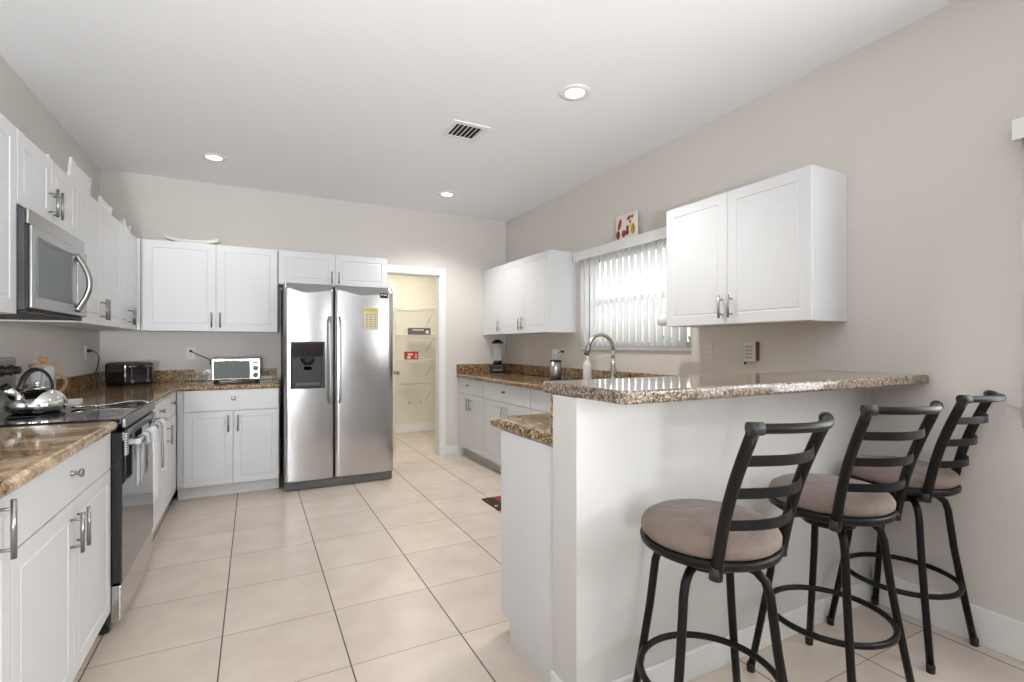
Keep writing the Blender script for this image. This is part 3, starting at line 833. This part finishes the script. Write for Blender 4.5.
# ================================================================== bar stools
def stool(label, base_turn=0):
    t = thing('bar_stool', label, 'stool', (0, 0, 0), 0, 'bar stools at the raised counter')
    # front faces +Y in local space, back posts at -Y
    MB().lathe([(0.05, 0.0), (0.185, 0.002), (0.197, 0.010), (0.200, 0.022), (0.197, 0.030), (0.19, 0.032)], 56, (0, 0, 0.648)).build('seat_rim', STOOL, t)
    prof = [(0.186, 0.0), (0.1955, 0.010), (0.1965, 0.026), (0.187, 0.043), (0.165, 0.056), (0.12, 0.066), (0.06, 0.070), (0.012, 0.071)]
    MB().lathe(prof, 56, (0, 0, 0.681)).build('seat_cushion', SUEDE, t)
    MB().lathe([(0.085, 0), (0.085, 0.02), (0.06, 0.035), (0.06, 0.0475)], 32, (0, 0, 0.60)).build('swivel_plate', STOOL, t)
    for a in (45, 135, 225, 315):
        ca, sa = math.cos(math.radians(a + base_turn)), math.sin(math.radians(a + base_turn))
        pts = []
        for r_, z in ((0.06, 0.615), (0.10, 0.620), (0.135, 0.612), (0.160, 0.590), (0.172, 0.555), (0.179, 0.50), (0.192, 0.40), (0.209, 0.30), (0.232, 0.17), (0.258, 0.03)):
            pts.append((r_ * ca, r_ * sa, z))
        # smooth the shoulder
        lg = MB().tube(pts, 0.0128, 14).build('leg', STOOL, t)
        MB().lathe([(0.0145, 0.0), (0.0150, 0.028), (0.013, 0.032)], 14, (0.2615 * ca, 0.2615 * sa, 0.0)).build('leg_cap', CAPM, lg)
    MB().tube([(0.199 * math.cos(2 * PI * i / 64), 0.199 * math.sin(2 * PI * i / 64), 0.262) for i in range(64)], 0.0105, 12, closed=True).build('footrest_ring', STOOL, t)
    def post(s, n=10):
        p = []
        for i in range(n + 1):
            f = i / n
            y = -0.128 - 0.115 * f - 0.016 * math.sin(PI * f) * -1 - 0.02 * (1 - f) ** 2 * 0
            p.append(Vector((s * (0.150 + 0.018 * f), y - 0.008, 0.648 + f * 0.396)))
        return p
    for s in (-1, 1):
        P_ = post(s)
        o = MB()
        o.tube(P_, 0.016, 14, flat=(0.0125, 0.0165))
        po = o.build('back_post', STOOL, t)
        MB().cyl(P_[0] - Vector((0, -0.002, 0.012)), P_[0] + Vector((0, 0, 0.022)), 0.0178, 14).build('post_cap', CAPM, po)
    def rail(f, bow, n=20):
        a = post(-1, 40)[int(round(f * 40))]; b = post(1, 40)[int(round(f * 40))]
        return [Vector((a.x + (b.x - a.x) * i / n, a.y - bow * math.sin(PI * i / n), a.z)) for i in range(n + 1)]
    pr = rail(1.0, 0.066)
    pr = [p + Vector((0, 0, 0.006)) for p in pr]
    tr = MB().tube(pr, 0.0128, 14).build('top_rail', STOOL, t)
    for p, q in ((pr[0], pr[1]), (pr[-1], pr[-2])):
        dv = (q - p).normalized()
        MB().cyl(p - dv * 0.014, p + dv * 0.022, 0.0168, 14).build('rail_cap', CAPM, tr)
    for f in (0.35, 0.575, 0.80):
        ln = rail(f, 0.058)
        m = MB(); h = 0.0135; th = 0.0022
        vs = []
        for p in ln:
            vs += [(p.x, p.y - th, p.z - h), (p.x, p.y + th, p.z - h), (p.x, p.y + th, p.z + h), (p.x, p.y - th, p.z + h)]
        fs = []
        for i in range(len(ln) - 1):
            for k_ in range(4): fs.append((4 * i + k_, 4 * i + (k_ + 1) % 4, 4 * (i + 1) + (k_ + 1) % 4, 4 * (i + 1) + k_))
        fs += [(0, 1, 2, 3), tuple(4 * (len(ln) - 1) + k_ for k_ in (3, 2, 1, 0))]
        m.faces(vs, fs).build('back_slat', STOOL, t)
    return t


for label, x, y, turn, base in (('dark metal bar stool with taupe round seat, nearest the camera', 1.214, 1.042, 4, -30),
                                ('dark metal bar stool with taupe seat, middle of the three', 1.878, 1.068, -7, 7),
                                ('dark metal bar stool with taupe seat, farthest, beside the right wall', 2.478, 1.112, 6, -6)):
    st = stool(label, base)
    st.location = (x, y, 0); st.rotation_euler.z = math.radians(turn)

# ================================================================== ceiling fixtures
def downlight(x, y, label, watts=72):
    t = thing('ceiling_light', label, 'light', (x, y, ZC), 0, 'recessed ceiling lights')
    MB().lathe([(0.088, -0.0005), (0.092, -0.004), (0.088, -0.008), (0.060, -0.010), (0.053, -0.004), (0.053, -0.0005)], 40, caps=False).build('trim_ring', TRIM, t)
    MB().lathe([(0.052, -0.0006), (0.052, -0.0035)], 40).build('lens', LENS, t)
    d = bpy.data.lights.new('downlight_lamp', 'SPOT'); d.energy = watts; d.spot_size = math.radians(128); d.spot_blend = 0.7; d.color = (1.0, 0.98, 0.95); d.shadow_soft_size = 0.06
    o = bpy.data.objects.new('downlight_lamp', d); link(o); o.location = (0, 0, -0.02); o.parent = t
    return t


downlight(1.678, 2.403, 'largest recessed ceiling light, nearest the peninsula')
downlight(-0.279, 4.56, 'small recessed ceiling light at the left, above the toaster oven corner', 13)
downlight(1.689, 4.607, 'small recessed ceiling light before the pantry doorway')
t = thing('ceiling_vent', 'square white ceiling air vent with dark louvre gaps', 'vent', (1.305, 3.195, ZC), 0)
MB().box(-0.135, 0.135, -0.135, -0.095, -0.008, -0.0005).box(-0.135, 0.135, 0.095, 0.135, -0.008, -0.0005).box(-0.135, -0.095, -0.095, 0.095, -0.008, -0.0005).box(0.095, 0.135, -0.095, 0.095, -0.008, -0.0005).build('frame', TRIM, t, bevel=0.002)
MB().box(-0.095, 0.095, -0.095, 0.095, -0.002, -0.0005).build('duct', VENTD, t)
for i in range(6):
    x = -0.078 + i * 0.0315
    MB().faces([(x - 0.002, -0.094, -0.0105), (x + 0.010, -0.094, -0.0025), (x + 0.010, 0.094, -0.0025), (x - 0.002, 0.094, -0.0105), (x, -0.094, -0.0115), (x + 0.012, -0.094, -0.0035), (x + 0.012, 0.094, -0.0035), (x, 0.094, -0.0115)],
               [(3, 2, 1, 0), (4, 5, 6, 7), (0, 1, 5, 4), (1, 2, 6, 5), (2, 3, 7, 6), (3, 0, 4, 7)]).build('louvre', TRIM, t)

# ================================================================== pantry contents
def wire_shelf(z, label):
    t = thing('wire_shelf', label, 'shelf', (0, 0, z), 0, 'white wire shelves in the pantry')
    m = MB()
    for y in (6.62, 6.80, 6.955): m.cyl((1.075, y, 0), (2.545, y, 0), 0.004, 8)
    m.cyl((1.075, 6.62, -0.025), (2.545, 6.62, -0.025), 0.004, 8)
    for i in range(58):
        x = 1.09 + i * 0.025
        m.tube([(x, 6.96, 0.004), (x, 6.618, 0.004), (x, 6.618, -0.027)], 0.0016, 5)
    m.build('wire_deck', WPLAST, t)
    MB().tube([(2.25, 6.64, -0.02), (2.25, 6.972, -0.20)], 0.004, 8).box(2.24, 2.26, 6.968, 6.979, -0.24, -0.18).build('bracket', WPLAST, t)
    return t


def yz(z): return z
wire_shelf(1.766, 'white wire pantry shelf, topmost')
wire_shelf(1.392, 'white wire pantry shelf holding the dark carton')
wire_shelf(1.052, 'white wire pantry shelf holding the red carton')
wire_shelf(0.70, 'white wire pantry shelf, lowest, empty')
t = thing('cardboard_box', 'dark grey patterned carton on a pantry shelf', 'box', (1.92, 6.66, 1.399))
MB().box(0, 0.28, 0, 0.16, 0, 0.095).build('carton', GREYBOX, t, bevel=0.002)
MB().box(0.21, 0.25, -0.0012, 0, 0.02, 0.06).box(0.02, 0.18, -0.0012, 0, 0.06, 0.072).build('label_print', WPLAST, t)
t = thing('cardboard_box', 'red carton with white print on a pantry shelf', 'box', (1.855, 6.66, 1.059))
MB().box(0, 0.17, 0, 0.12, 0, 0.105).build('carton', REDBOX, t, bevel=0.002)
MB().box(0.02, 0.085, -0.0012, 0, 0.055, 0.08).box(0.01, 0.06, -0.0012, 0, 0.015, 0.04).box(0.12, 0.15, -0.0012, 0, 0.02, 0.035).box(0.12, 0.15, -0.0012, 0, 0.055, 0.07).build('label_print', WPLAST, t)
for x, z in ((1.99, 0.43), (2.16, 0.43)):
    t = thing('wall_stub', 'small white capped pipe stub low on the pantry wall', 'pipe', (x, 6.979, z), 0, 'pipe stubs on the pantry wall')
    MB().lathe([(0.022, 0), (0.022, 0.004), (0.010, 0.006), (0.010, 0.025), (0.004, 0.026)], 16, axis='Y').build('escutcheon', WPLAST, t)
area_light('pantry_lamp_light', (1.75, 6.1, 2.42), (0, 0, 0), 0.25, 0.25, 15, (1.0, 0.94, 0.80))
t = thing('pantry_ceiling_lamp', 'round pantry ceiling lamp above the shelves', 'light', (1.75, 6.1, 2.5))
MB().lathe([(0.14, -0.001), (0.14, -0.02), (0.11, -0.05), (0.03, -0.065)], 28).build('glass_bowl', mat('bowl_glass', (0.9, 0.88, 0.8), 0.4, emit=(1, 0.92, 0.72), estr=2.0), t)

# ================================================================== small objects: left side
# kettle on the cooktop
t = thing('kettle', 'shiny stainless tea kettle with arched handle on the cooktop', 'kettle', (-0.915, 3.13, 0.9335), math.radians(-80))
MB().lathe([(0.082, 0), (0.098, 0.004), (0.109, 0.026), (0.110, 0.044), (0.101, 0.072), (0.082, 0.095), (0.052, 0.110), (0.036, 0.113)], 48).build('body', CHROME, t)
MB().lathe([(0.036, 0.1135), (0.034, 0.118), (0.012, 0.121), (0.009, 0.128), (0.015, 0.138), (0.010, 0.146), (0.003, 0.147)], 28).build('lid', CHROME, t)
sp = MB(); sp.tube([(0.06, -0.055, 0.075), (0.082, -0.075, 0.100), (0.098, -0.09, 0.125)], [0.028, 0.021, 0.016], 18).build('spout', CHROME, t)
MB().cyl((0.098, -0.09, 0.1255), (0.104, -0.096, 0.134), 0.017, 16).build('spout_cap', BLACKP, t)
pts = []
for i in range(21):
    a = PI * (0.02 + 0.96 * i / 20)
    q = 0.075 * math.cos(a)
    pts.append((q * 0.74, -q * 0.67, 0.098 + 0.105 * math.sin(a)))
MB().tube(pts, 0.009, 12, flat=(0.006, 0.012)).build('handle', BLACKP, t)

# French press
t = thing('french_press', 'glass French press with light wood lid and handle behind the kettle', 'coffee press', (-1.045, 3.66, LZ1 + 0.0005))
t.scale = (1.15, 1.15, 1.08)
g = MB().lathe([(0.044, 0.012), (0.044, 0.185), (0.047, 0.192), (0.045, 0.192), (0.042, 0.185), (0.042, 0.014)], 32, caps=False).build('glass_beaker', GLASS, t)
MB().lathe([(0.050, 0), (0.050, 0.012), (0.040, 0.012)], 32).build('base', NICKEL, t)
fr = MB()
for a in (0.4, 1.97, 3.54, 5.11): fr.box(0.0455 * math.cos(a) - 0.003, 0.0455 * math.cos(a) + 0.003, 0.0455 * math.sin(a) - 0.003, 0.0455 * math.sin(a) + 0.003, 0.012, 0.19)
fr.build('frame', NICKEL, t)
MB().lathe([(0.050, 0.193), (0.052, 0.197), (0.052, 0.205), (0.010, 0.207)], 32).build('lid', CORK, t)
MB().lathe([(0.006, 0.207), (0.007, 0.214), (0.017, 0.222), (0.018, 0.232), (0.010, 0.238)], 20).build('plunger_knob', CORK, t)
MB().lathe([(0.041, 0.02), (0.041, 0.030)], 24).cyl((0, 0, 0.03), (0, 0, 0.19), 0.002, 8).build('plunger', NICKEL, t)
pts = [(0.050 + 0.044 * math.sin(PI * i / 16), 0.0, 0.165 - 0.13 * (i / 16)) for i in range(17)]
h = MB().tube([(x * 0.75, x * 0.66, z) for x, y, z in pts], 0.008, 12).build('handle', CORK, t)

# white tray and spoon at the back corner of the range
t = thing('white_tray', 'small white rectangular tray on the counter behind the kettle', 'tray', (-0.955, 3.555, LZ1 + 0.0008), math.radians(6))
m = MB(); m.prism([(-0.10, -0.06), (0.10, -0.06), (0.10, 0.06), (-0.10, 0.06)], 0, 0.006)
for b in ((-0.10, 0.10, -0.06, -0.054), (-0.10, 0.10, 0.054, 0.06), (-0.10, -0.094, -0.054, 0.054), (0.094, 0.10, -0.054, 0.054)): m.box(*b, 0.006, 0.022)
m.build('dish', WCERAM, t, bevel=0.002)
t = thing('serving_spoon', 'long steel spoon lying across the cooktop', 'spoon', (-0.655, 3.27, 0.9335))
MB().tube([(-0.10, -0.05, 0.010), (-0.06, -0.03, 0.008), (0.0, 0.0, 0.010), (0.07, 0.025, 0.018), (0.12, 0.025, 0.018), (0.155, 0.0, 0.008)], 0.005, 10, flat=(0.0025, 0.0075)).build('handle', CHROME, t)
MB().lathe([(0.004, 0.001), (0.026, 0.005), (0.034, 0.013), (0.0325, 0.013), (0.025, 0.0065), (0.003, 0.003)], 24, (-0.125, -0.062, 0.0)).build('bowl', CHROME, t)

# toaster
t = thing('toaster', 'black four slot toaster in the counter corner', 'toaster', (-0.895, 5.00, LZ1 + 0.0005), math.radians(40))
MB().box(-0.115, 0.115, -0.13, 0.13, 0.012, 0.185).build('shell', BLACKG, t, bevel=0.022, seg=4)
MB().box(-0.11, 0.11, -0.11, 0.11, 0.0, 0.012).build('base', BLACKP, t)
for sx in (-0.085, -0.035, 0.035, 0.085):
    MB().box(sx - 0.012, sx + 0.012, -0.095, 0.095, 0.1852, 0.187).build('slot', VENTD, t)
for sx in (-0.06, 0.06):
    MB().box(sx - 0.004, sx + 0.004, -0.1315, -0.1303, 0.06, 0.155).build('lever_track', GREYP, t)
    MB().box(sx - 0.026, sx + 0.026, -0.152, -0.131, 0.150, 0.163).build('lever', NICKEL, t, bevel=0.004)
    MB().lathe([(0.016, 0), (0.015, 0.012), (0.006, 0.013)], 18, (sx, -0.1305, 0.040), 'Y').build('dial', GREYP, t)

# toaster oven
t = thing('toaster_oven', 'small silver toaster oven on the back counter', 'toaster oven', (-0.330, 4.99, LZ1 + 0.0005))
W_, H_ = 0.385, 0.215
MB().box(0, W_, 0.0, 0.25, 0.018, H_).build('shell', STEEL2, t, bevel=0.010, seg=3)
MB().box(0.022, 0.300, -0.008, -0.0005, 0.030, H_ - 0.030).build('glass_door', SMOKE, t, bevel=0.002)
MB().box(0.018, 0.304, -0.010, -0.0005, H_ - 0.029, H_ - 0.010).build('door_frame', STEEL2, t, bevel=0.002)
MB().box(0.105, 0.225, -0.036, -0.012, H_ - 0.026, H_ - 0.006).build('handle', STEEL2, t, bevel=0.006)
MB().box(0.308, W_ - 0.004, -0.006, -0.0005, 0.024, H_ - 0.008).build('control_panel', STEEL2, t, bevel=0.002)
for kz in (0.06, 0.122): MB().lathe([(0.022, 0), (0.020, 0.016), (0.010, 0.018)], 20, (0.345, -0.0065, kz), 'Y').build('dial', GREYP, t)
MB().box(0.325, 0.365, -0.0075, -0.0062, 0.165, 0.178).build('indicator', BLACKP, t)
m = MB()
for i in range(2): m.box(0.04, 0.28, -0.0086, -0.0082, 0.070 + i * 0.035, 0.0722 + i * 0.035)
m.build('rack_lines', GREYP, t)
for fx in (0.03, W_ - 0.03):
    for fy in (0.03, 0.22): MB().cyl((fx, fy, 0), (fx, fy, 0.019), 0.012, 12).build('foot', BLACKP, t)


# outlets
def outlet(loc, rz, label, sw=False, group=None):
    t = thing('wall_outlet', label, 'outlet', loc, rz, group)
    MB().box(-0.036, 0.036, -0.006, -0.0005, -0.058, 0.058).build('cover_plate', WPLAST, t, bevel=0.002)
    for dz in (-0.02, 0.02): MB().box(-0.016, 0.016, -0.0075, -0.0061, dz - 0.014, dz + 0.014).build('socket', CREAM, t, bevel=0.003)
    m = MB()
    for dz in (-0.02, 0.02): m.box(-0.008, -0.005, -0.0078, -0.0076, dz - 0.004, dz + 0.006).box(0.005, 0.008, -0.0078, -0.0076, dz - 0.004, dz + 0.006)
    m.build('slots', BLACKP, t)
    return t


def cord(name, label, pts, plug, r=0.0035):
    t = thing(name, label, 'cord', pts[0])
    b = Vector(pts[0])
    # catmull smoothing
    P_ = [Vector(p) - b for p in pts]; out = []
    for i in range(len(P_) - 1):
        p0, p1, p2, p3 = P_[max(i - 1, 0)], P_[i], P_[i + 1], P_[min(i + 2, len(P_) - 1)]
        for k in range(6):
            u = k / 6
            out.append(0.5 * ((2 * p1) + (p2 - p0) * u + (2 * p0 - 5 * p1 + 4 * p2 - p3) * u * u + (3 * p1 - p0 - 3 * p2 + p3) * u ** 3))
    out.append(P_[-1])
    MB().tube(out, r, 8).build('cable', BLACKP, t)
    d = Vector(plug)
    MB().cyl(-d * 0.004, d * 0.026, 0.013, 12, 0.009).build('plug', BLACKP, t)
    return t


outlet((XL, 3.93, 1.155), R90, 'white outlet plate on left wall above the French press')
outlet((XL, 4.93, 1.19), R90, 'white outlet on left wall with the toaster plugged in')
cord('power_cord', 'black toaster cord plugged into the left wall', [(XL + 0.012, 4.93, 1.21), (XL + 0.045, 4.95, 1.205), (XL + 0.062, 5.0, 1.16), (XL + 0.052, 5.02, 1.09), (XL + 0.036, 5.03, 1.035)], (1, 0, 0))
outlet((-0.505, YB, 1.18), 0, 'white outlet on back wall left of the toaster oven')
cord('power_cord', 'black toaster oven cord plugged into the back wall', [(-0.505, YB - 0.012, 1.20), (-0.495, YB - 0.05, 1.195), (-0.44, YB - 0.07, 1.165), (-0.39, YB - 0.10, 1.14), (-0.352, YB - 0.13, 1.12), (-0.345, YB - 0.14, 1.08)], (0, -1, 0))
outlet((XR, 4.79, 1.19), -R90, 'white outlet plate on right wall beside the blender')
outlet((XR, 4.05, 1.17), -R90, 'white outlet on right wall with the small blender plugged in')
outlet((XR, 2.315, 1.207), -R90, 'white outlet on right wall below the near upper cabinet')
cord('power_cord', 'black cord of the small silver blender at the right wall', [(XR - 0.012, 4.05, 1.19), (XR - 0.05, 4.05, 1.188), (XR - 0.09, 4.03, 1.15), (XR - 0.075, 3.99, 1.05), (XR - 0.08, 3.97, 0.99), (XR - 0.105, 3.955, 0.955)], (-1, 0, 0))

# keypad on the right wall
t = thing('wall_keypad', 'cream wall keypad with brown side edge beneath the near cabinet', 'keypad', (XR, 1.985, 1.215), -R90)
MB().box(-0.042, 0.036, -0.030, -0.002, -0.062, 0.062).build('housing', CREAM, t, bevel=0.006, seg=3)
MB().box(0.037, 0.046, -0.024, -0.001, -0.056, 0.056).build('side_edge', BROWN, t, bevel=0.001)
m = MB()
for i in range(3):
    for j in range(4): m.box(-0.028 + i * 0.018, -0.016 + i * 0.018, -0.0325, -0.0302, -0.045 + j * 0.022, -0.031 + j * 0.022)
m.build('keys', mat('key_grey', (0.42, 0.43, 0.38), 0.5), t)
MB().cyl((-0.034, -0.026, -0.066), (-0.034, -0.026, -0.080), 0.006, 10).build('sensor', BLACKP, t)

# fixture on far side of near cabinet
t = thing('paper_towel_holder', 'white rounded paper towel holder beside the cabinet right of window', 'holder', (2.47, 2.397, 1.42))
MB().lathe([(0.037, -0.001), (0.038, -0.10), (0.034, -0.125), (0.022, -0.14), (0.006, -0.144)], 28, axis='Y').build('roll_cover', WCERAM, t)

# blender
t = thing('blender', 'black based glass blender in the far right counter corner', 'blender', (2.50, 5.13, RZ1 + 0.0005), math.radians(-25))
MB().prism([(-0.085, -0.075), (0.085, -0.075), (0.085, 0.075), (-0.085, 0.075)], 0.006, 0.105).build('motor_base', BLACKP, t, bevel=0.025, seg=4)
MB().lathe([(0.055, 0.105), (0.048, 0.13), (0.046, 0.15)], 28).build('jar_collar', BLACKP, t)
MB().lathe([(0.045, 0.151), (0.050, 0.18), (0.065, 0.345), (0.063, 0.345), (0.048, 0.18), (0.043, 0.153)], 32, caps=False).build('glass_jar', GLASS, t)
MB().lathe([(0.067, 0.346), (0.068, 0.365), (0.045, 0.370), (0.040, 0.388), (0.01, 0.390)], 28).build('lid', BLACKP, t)
MB().tube([(0.064, 0, 0.32), (0.095, 0, 0.315), (0.10, 0, 0.29), (0.09, 0, 0.22), (0.056, 0, 0.19)], 0.007, 10).build('jar_handle', GLASS, t)
MB().box(-0.055, 0.055, -0.0775, -0.0755, 0.035, 0.055).build('button_strip', GREYP, t)
MB().box(-0.07, 0.07, -0.06, 0.06, 0, 0.0065).build('feet_pad', GREYP, t)

# personal blender
t = thing('personal_blender', 'small silver personal blender with clear cup on the right counter', 'blender', (2.54, 3.955, RZ1 + 0.0005))
MB().lathe([(0.054, 0.0), (0.055, 0.012), (0.050, 0.02)], 28).build('foot_ring', BLACKP, t)
MB().lathe([(0.050, 0.021), (0.050, 0.05), (0.054, 0.17)], 32).build('motor_base', STEEL2, t)
MB().lathe([(0.055, 0.171), (0.055, 0.182), (0.045, 0.184)], 28).build('collar', BLACKP, t)
MB().lathe([(0.044, 0.185), (0.043, 0.26), (0.036, 0.287), (0.01, 0.292)], 28).build('cup', GLASS, t)

# soap pump
t = thing('soap_dispenser', 'white soap pump bottle beside the faucet', 'soap bottle', (2.50, 3.40, RZ1 + 0.0005))
MB().lathe([(0.032, 0), (0.036, 0.01), (0.036, 0.155), (0.030, 0.182), (0.014, 0.195), (0.013, 0.208)], 28).build('bottle', WPLAST, t)
MB().lathe([(0.016, 0.2085), (0.016, 0.222), (0.005, 0.224), (0.005, 0.245)], 18).tube([(0, 0, 0.243), (-0.02, -0.01, 0.247), (-0.04, -0.018, 0.240)], 0.006, 10).build('pump', WPLAST, t)

# faucet
t = thing('faucet', 'brushed nickel gooseneck kitchen faucet before the window', 'faucet', (2.56, 3.135, RZ1 + 0.0005))
b = MB().lathe([(0.030, 0), (0.030, 0.008), (0.022, 0.02), (0.023, 0.11), (0.020, 0.16), (0.0155, 0.22)], 28)
pts = [(0, 0, 0.21), (0, 0, 0.25), (0, 0, 0.29)]
for i in range(17):
    a = PI * i / 16 * 0.90
    pts.append((-0.120 + 0.120 * math.cos(a), 0, 0.29 + 0.120 * math.sin(a)))
b.tube(pts, 0.0155, 16)
b.build('spout_body', FAUC, t)
e0, e1 = Vector(pts[-2]), Vector(pts[-1]); dv = (e1 - e0).normalized()
hd = MB().tube([e1, e1 + dv * 0.02, e1 + dv * 0.075], [0.0135, 0.0165, 0.021], 18).build('spray_head', NICKEL, t)
MB().cyl(e1 + dv * 0.076, e1 + dv * 0.081, 0.018, 18).build('nozzle', BLACKP, hd)
MB().tube([(0.0, -0.018, 0.09), (0, -0.045, 0.095)], 0.014, 14).tube([(0, -0.045, 0.095), (0.0, -0.085, 0.06), (0.0, -0.12, 0.045)], [0.009, 0.008, 0.006], 12).build('lever', NICKEL, t)

# picture on the valance
t = thing('fruit_picture', 'small square canvas painted with red fruit above the sink window', 'picture', (XR - 0.045, 3.08, 2.1065), -R90)
MB().box(-0.122, 0.122, -0.010, 0.008, 0, 0.20).build('canvas', CANVAS, t, bevel=0.002)
def blob(x, z, rx, rz_, m_, ang=0):
    n = 18; v = []
    for y in (-0.0102, -0.0112):
        for k in range(n):
            a = 2 * PI * k / n; px, pz = 1.2 * rx * math.cos(a), 1.2 * rz_ * math.sin(a)
            v.append((x + px * math.cos(ang) - pz * math.sin(ang), y, z + px * math.sin(ang) + pz * math.cos(ang)))
    f = [tuple(range(n)), tuple(range(n, 2 * n))] + [(k, (k + 1) % n, n + (k + 1) % n, n + k) for k in range(n)]
    return MB().faces(v, f).build('painted_fruit', m_, t)
blob(-0.075, 0.125, 0.016, 0.040, FRUIT2, -0.35)
blob(-0.095, 0.045, 0.020, 0.030, FRUIT1)
blob(-0.025, 0.045, 0.020, 0.024, FRUIT2)
blob(0.015, 0.050, 0.017, 0.020, FRUIT1)
blob(0.02, 0.085, 0.013, 0.016, FRUIT1)
blob(0.085, 0.060, 0.022, 0.030, FRUIT3)
blob(0.075, 0.095, 0.022, 0.014, YELLOW)
blob(0.035, 0.16, 0.020, 0.012, FRUIT2, 0.5)
blob(0.075, 0.165, 0.012, 0.010, FRUIT2)
blob(0.05, 0.128, 0.009, 0.010, FRUIT2)

# trays on top of the upper cabinets
def tray(label, loc, rz, L_, D_, H_, lift, m_, curl=1.0):
    t = thing('serving_dish', label, 'dish', loc, rz, 'pale dishes on top of the upper cabinets')
    n = 24; vs, fs = [], []
    th = 0.012
    for i in range(n + 1):
        s = -1 + 2 * i / n
        z = lift * abs(s) ** 3
        wd = D_ * (1 - 0.12 * s * s)
        for (y, zz) in ((-wd / 2, z + H_), (-wd / 2 * 0.8, z), (wd / 2 * 0.8, z), (wd / 2, z + H_), (wd / 2 - th, z + H_), (wd / 2 * 0.8 - th, z + th), (-wd / 2 * 0.8 + th, z + th), (-wd / 2 + th, z + H_)):
            vs.append((s * L_ / 2, y, zz + 0.001))
    for i in range(n):
        for k in range(8): fs.append((8 * i + k, 8 * i + (k + 1) % 8, 8 * (i + 1) + (k + 1) % 8, 8 * (i + 1) + k))
    fs += [(0, 7, 6, 1), (1, 6, 5, 2), (2, 5, 4, 3)] + [tuple(8 * n + q for q in r) for r in ((0, 1, 6, 7), (1, 2, 5, 6), (2, 3, 4, 5))]
    MB().faces(vs, fs, True).build('dish_body', m_, t, bevel=0.002)
    return t


tray('long curved cream dish on top of the back upper cabinet', (-0.47, 5.10, 2.131), 0, 0.40, 0.13, 0.028, 0.035, BEIGE)
tray('large white curved dish on the cabinet right of the microwave, nearest', (-0.93, 3.68, 2.131), R90, 0.38, 0.12, 0.12, 0.025, WCERAM)
tray('white curved dish in the middle of the row on the left wall cabinets', (-0.93, 4.22, 2.131), R90, 0.30, 0.12, 0.07, 0.02, WCERAM)
tray('small white dish with raised ends on the last left wall cabinet', (-0.92, 4.84, 2.131), R90, 0.22, 0.10, 0.03, 0.06, WCERAM)

# rug corner
def rug_mat():
    m = bpy.data.materials.new('rug_weave'); m.use_nodes = True
    N, L = m.node_tree.nodes, m.node_tree.links; b = N['Principled BSDF']; b.inputs['Roughness'].default_value = 0.95
    tc = N.new('ShaderNodeTexCoord')
    v = N.new('ShaderNodeTexVoronoi'); v.inputs['Scale'].default_value = 14; L.new(tc.outputs['Object'], v.inputs[0])
    r = N.new('ShaderNodeValToRGB'); e = r.color_ramp.elements
    e[0].position, e[0].color = 0.18, (0.50, 0.45, 0.38, 1); e[1].position, e[1].color = 0.28, (0.035, 0.02, 0.012, 1)
    L.new(v.outputs['Distance'], r.inputs[0])
    sp_ = N.new('ShaderNodeSeparateXYZ'); L.new(tc.outputs['Object'], sp_.inputs[0])
    g = N.new('ShaderNodeMath'); g.operation = 'GREATER_THAN'; g.inputs[1].default_value = 0.10; L.new(sp_.outputs[0], g.inputs[0])
    n = N.new('ShaderNodeTexNoise'); n.inputs['Scale'].default_value = 9; L.new(tc.outputs['Object'], n.inputs[0])
    r2 = N.new('ShaderNodeValToRGB'); e = r2.color_ramp.elements
    e[0].position, e[0].color = 0.45, (0.06, 0.06, 0.03, 1); e[1].position, e[1].color = 0.52, (0.28, 0.03, 0.02, 1)
    L.new(n.outputs['Fac'], r2.inputs[0])
    mx = N.new('ShaderNodeMix'); mx.data_type = 'RGBA'; L.new(g.outputs[0], mx.inputs['Factor']); L.new(r.outputs[0], mx.inputs['A']); L.new(r2.outputs[0], mx.inputs['B'])
    L.new(mx.outputs['Result'], b.inputs['Base Color'])
    return m


o = MB().box(0, 0.44, -0.75, 0, 0, 0.008).build('kitchen_rug', rug_mat(), bevel=0.002)
o.location = (1.635, 3.655, 0.0005)
tag(o, 'dark patterned kitchen rug peeking out behind the peninsula', 'rug')

# shrub outside the sink window
t = thing('garden_shrub', 'leafy green shrub seen through the sink window blinds', 'shrub', (4.35, 4.05, -0.02))
m = MB()
for i in range(1500):
    a = random.uniform(0, 2 * PI); u = random.uniform(-1, 1); rr = random.uniform(0.55, 1.0)
    s_ = math.sqrt(1 - u * u)
    c0 = Vector((0.6 * rr * s_ * math.cos(a), 0.9 * rr * s_ * math.sin(a), 0.78 + 0.62 * rr * u))
    d1 = Vector((random.uniform(-1, 1), random.uniform(-1, 1), random.uniform(-0.4, 1))).normalized()
    d2 = d1.cross(Vector((random.uniform(-1, 1), random.uniform(-1, 1), random.uniform(-1, 1)))).normalized()
    l_, w_ = 0.055, 0.022
    m.faces([c0 - d1 * l_, c0 + d2 * w_ + d1.cross(d2) * 0.006, c0 + d1 * l_, c0 - d2 * w_ + d1.cross(d2) * 0.006], [(0, 1, 2), (0, 2, 3)])
m.build('foliage', LEAF, t)
m = MB()
for i in range(9):
    a = 2 * PI * i / 9
    m.tube([(0, 0, 0), (0.12 * math.cos(a), 0.15 * math.sin(a), 0.4), (0.35 * math.cos(a), 0.5 * math.sin(a), 0.95)], [0.018, 0.012, 0.005], 8)
m.build('stems', BARK, t)
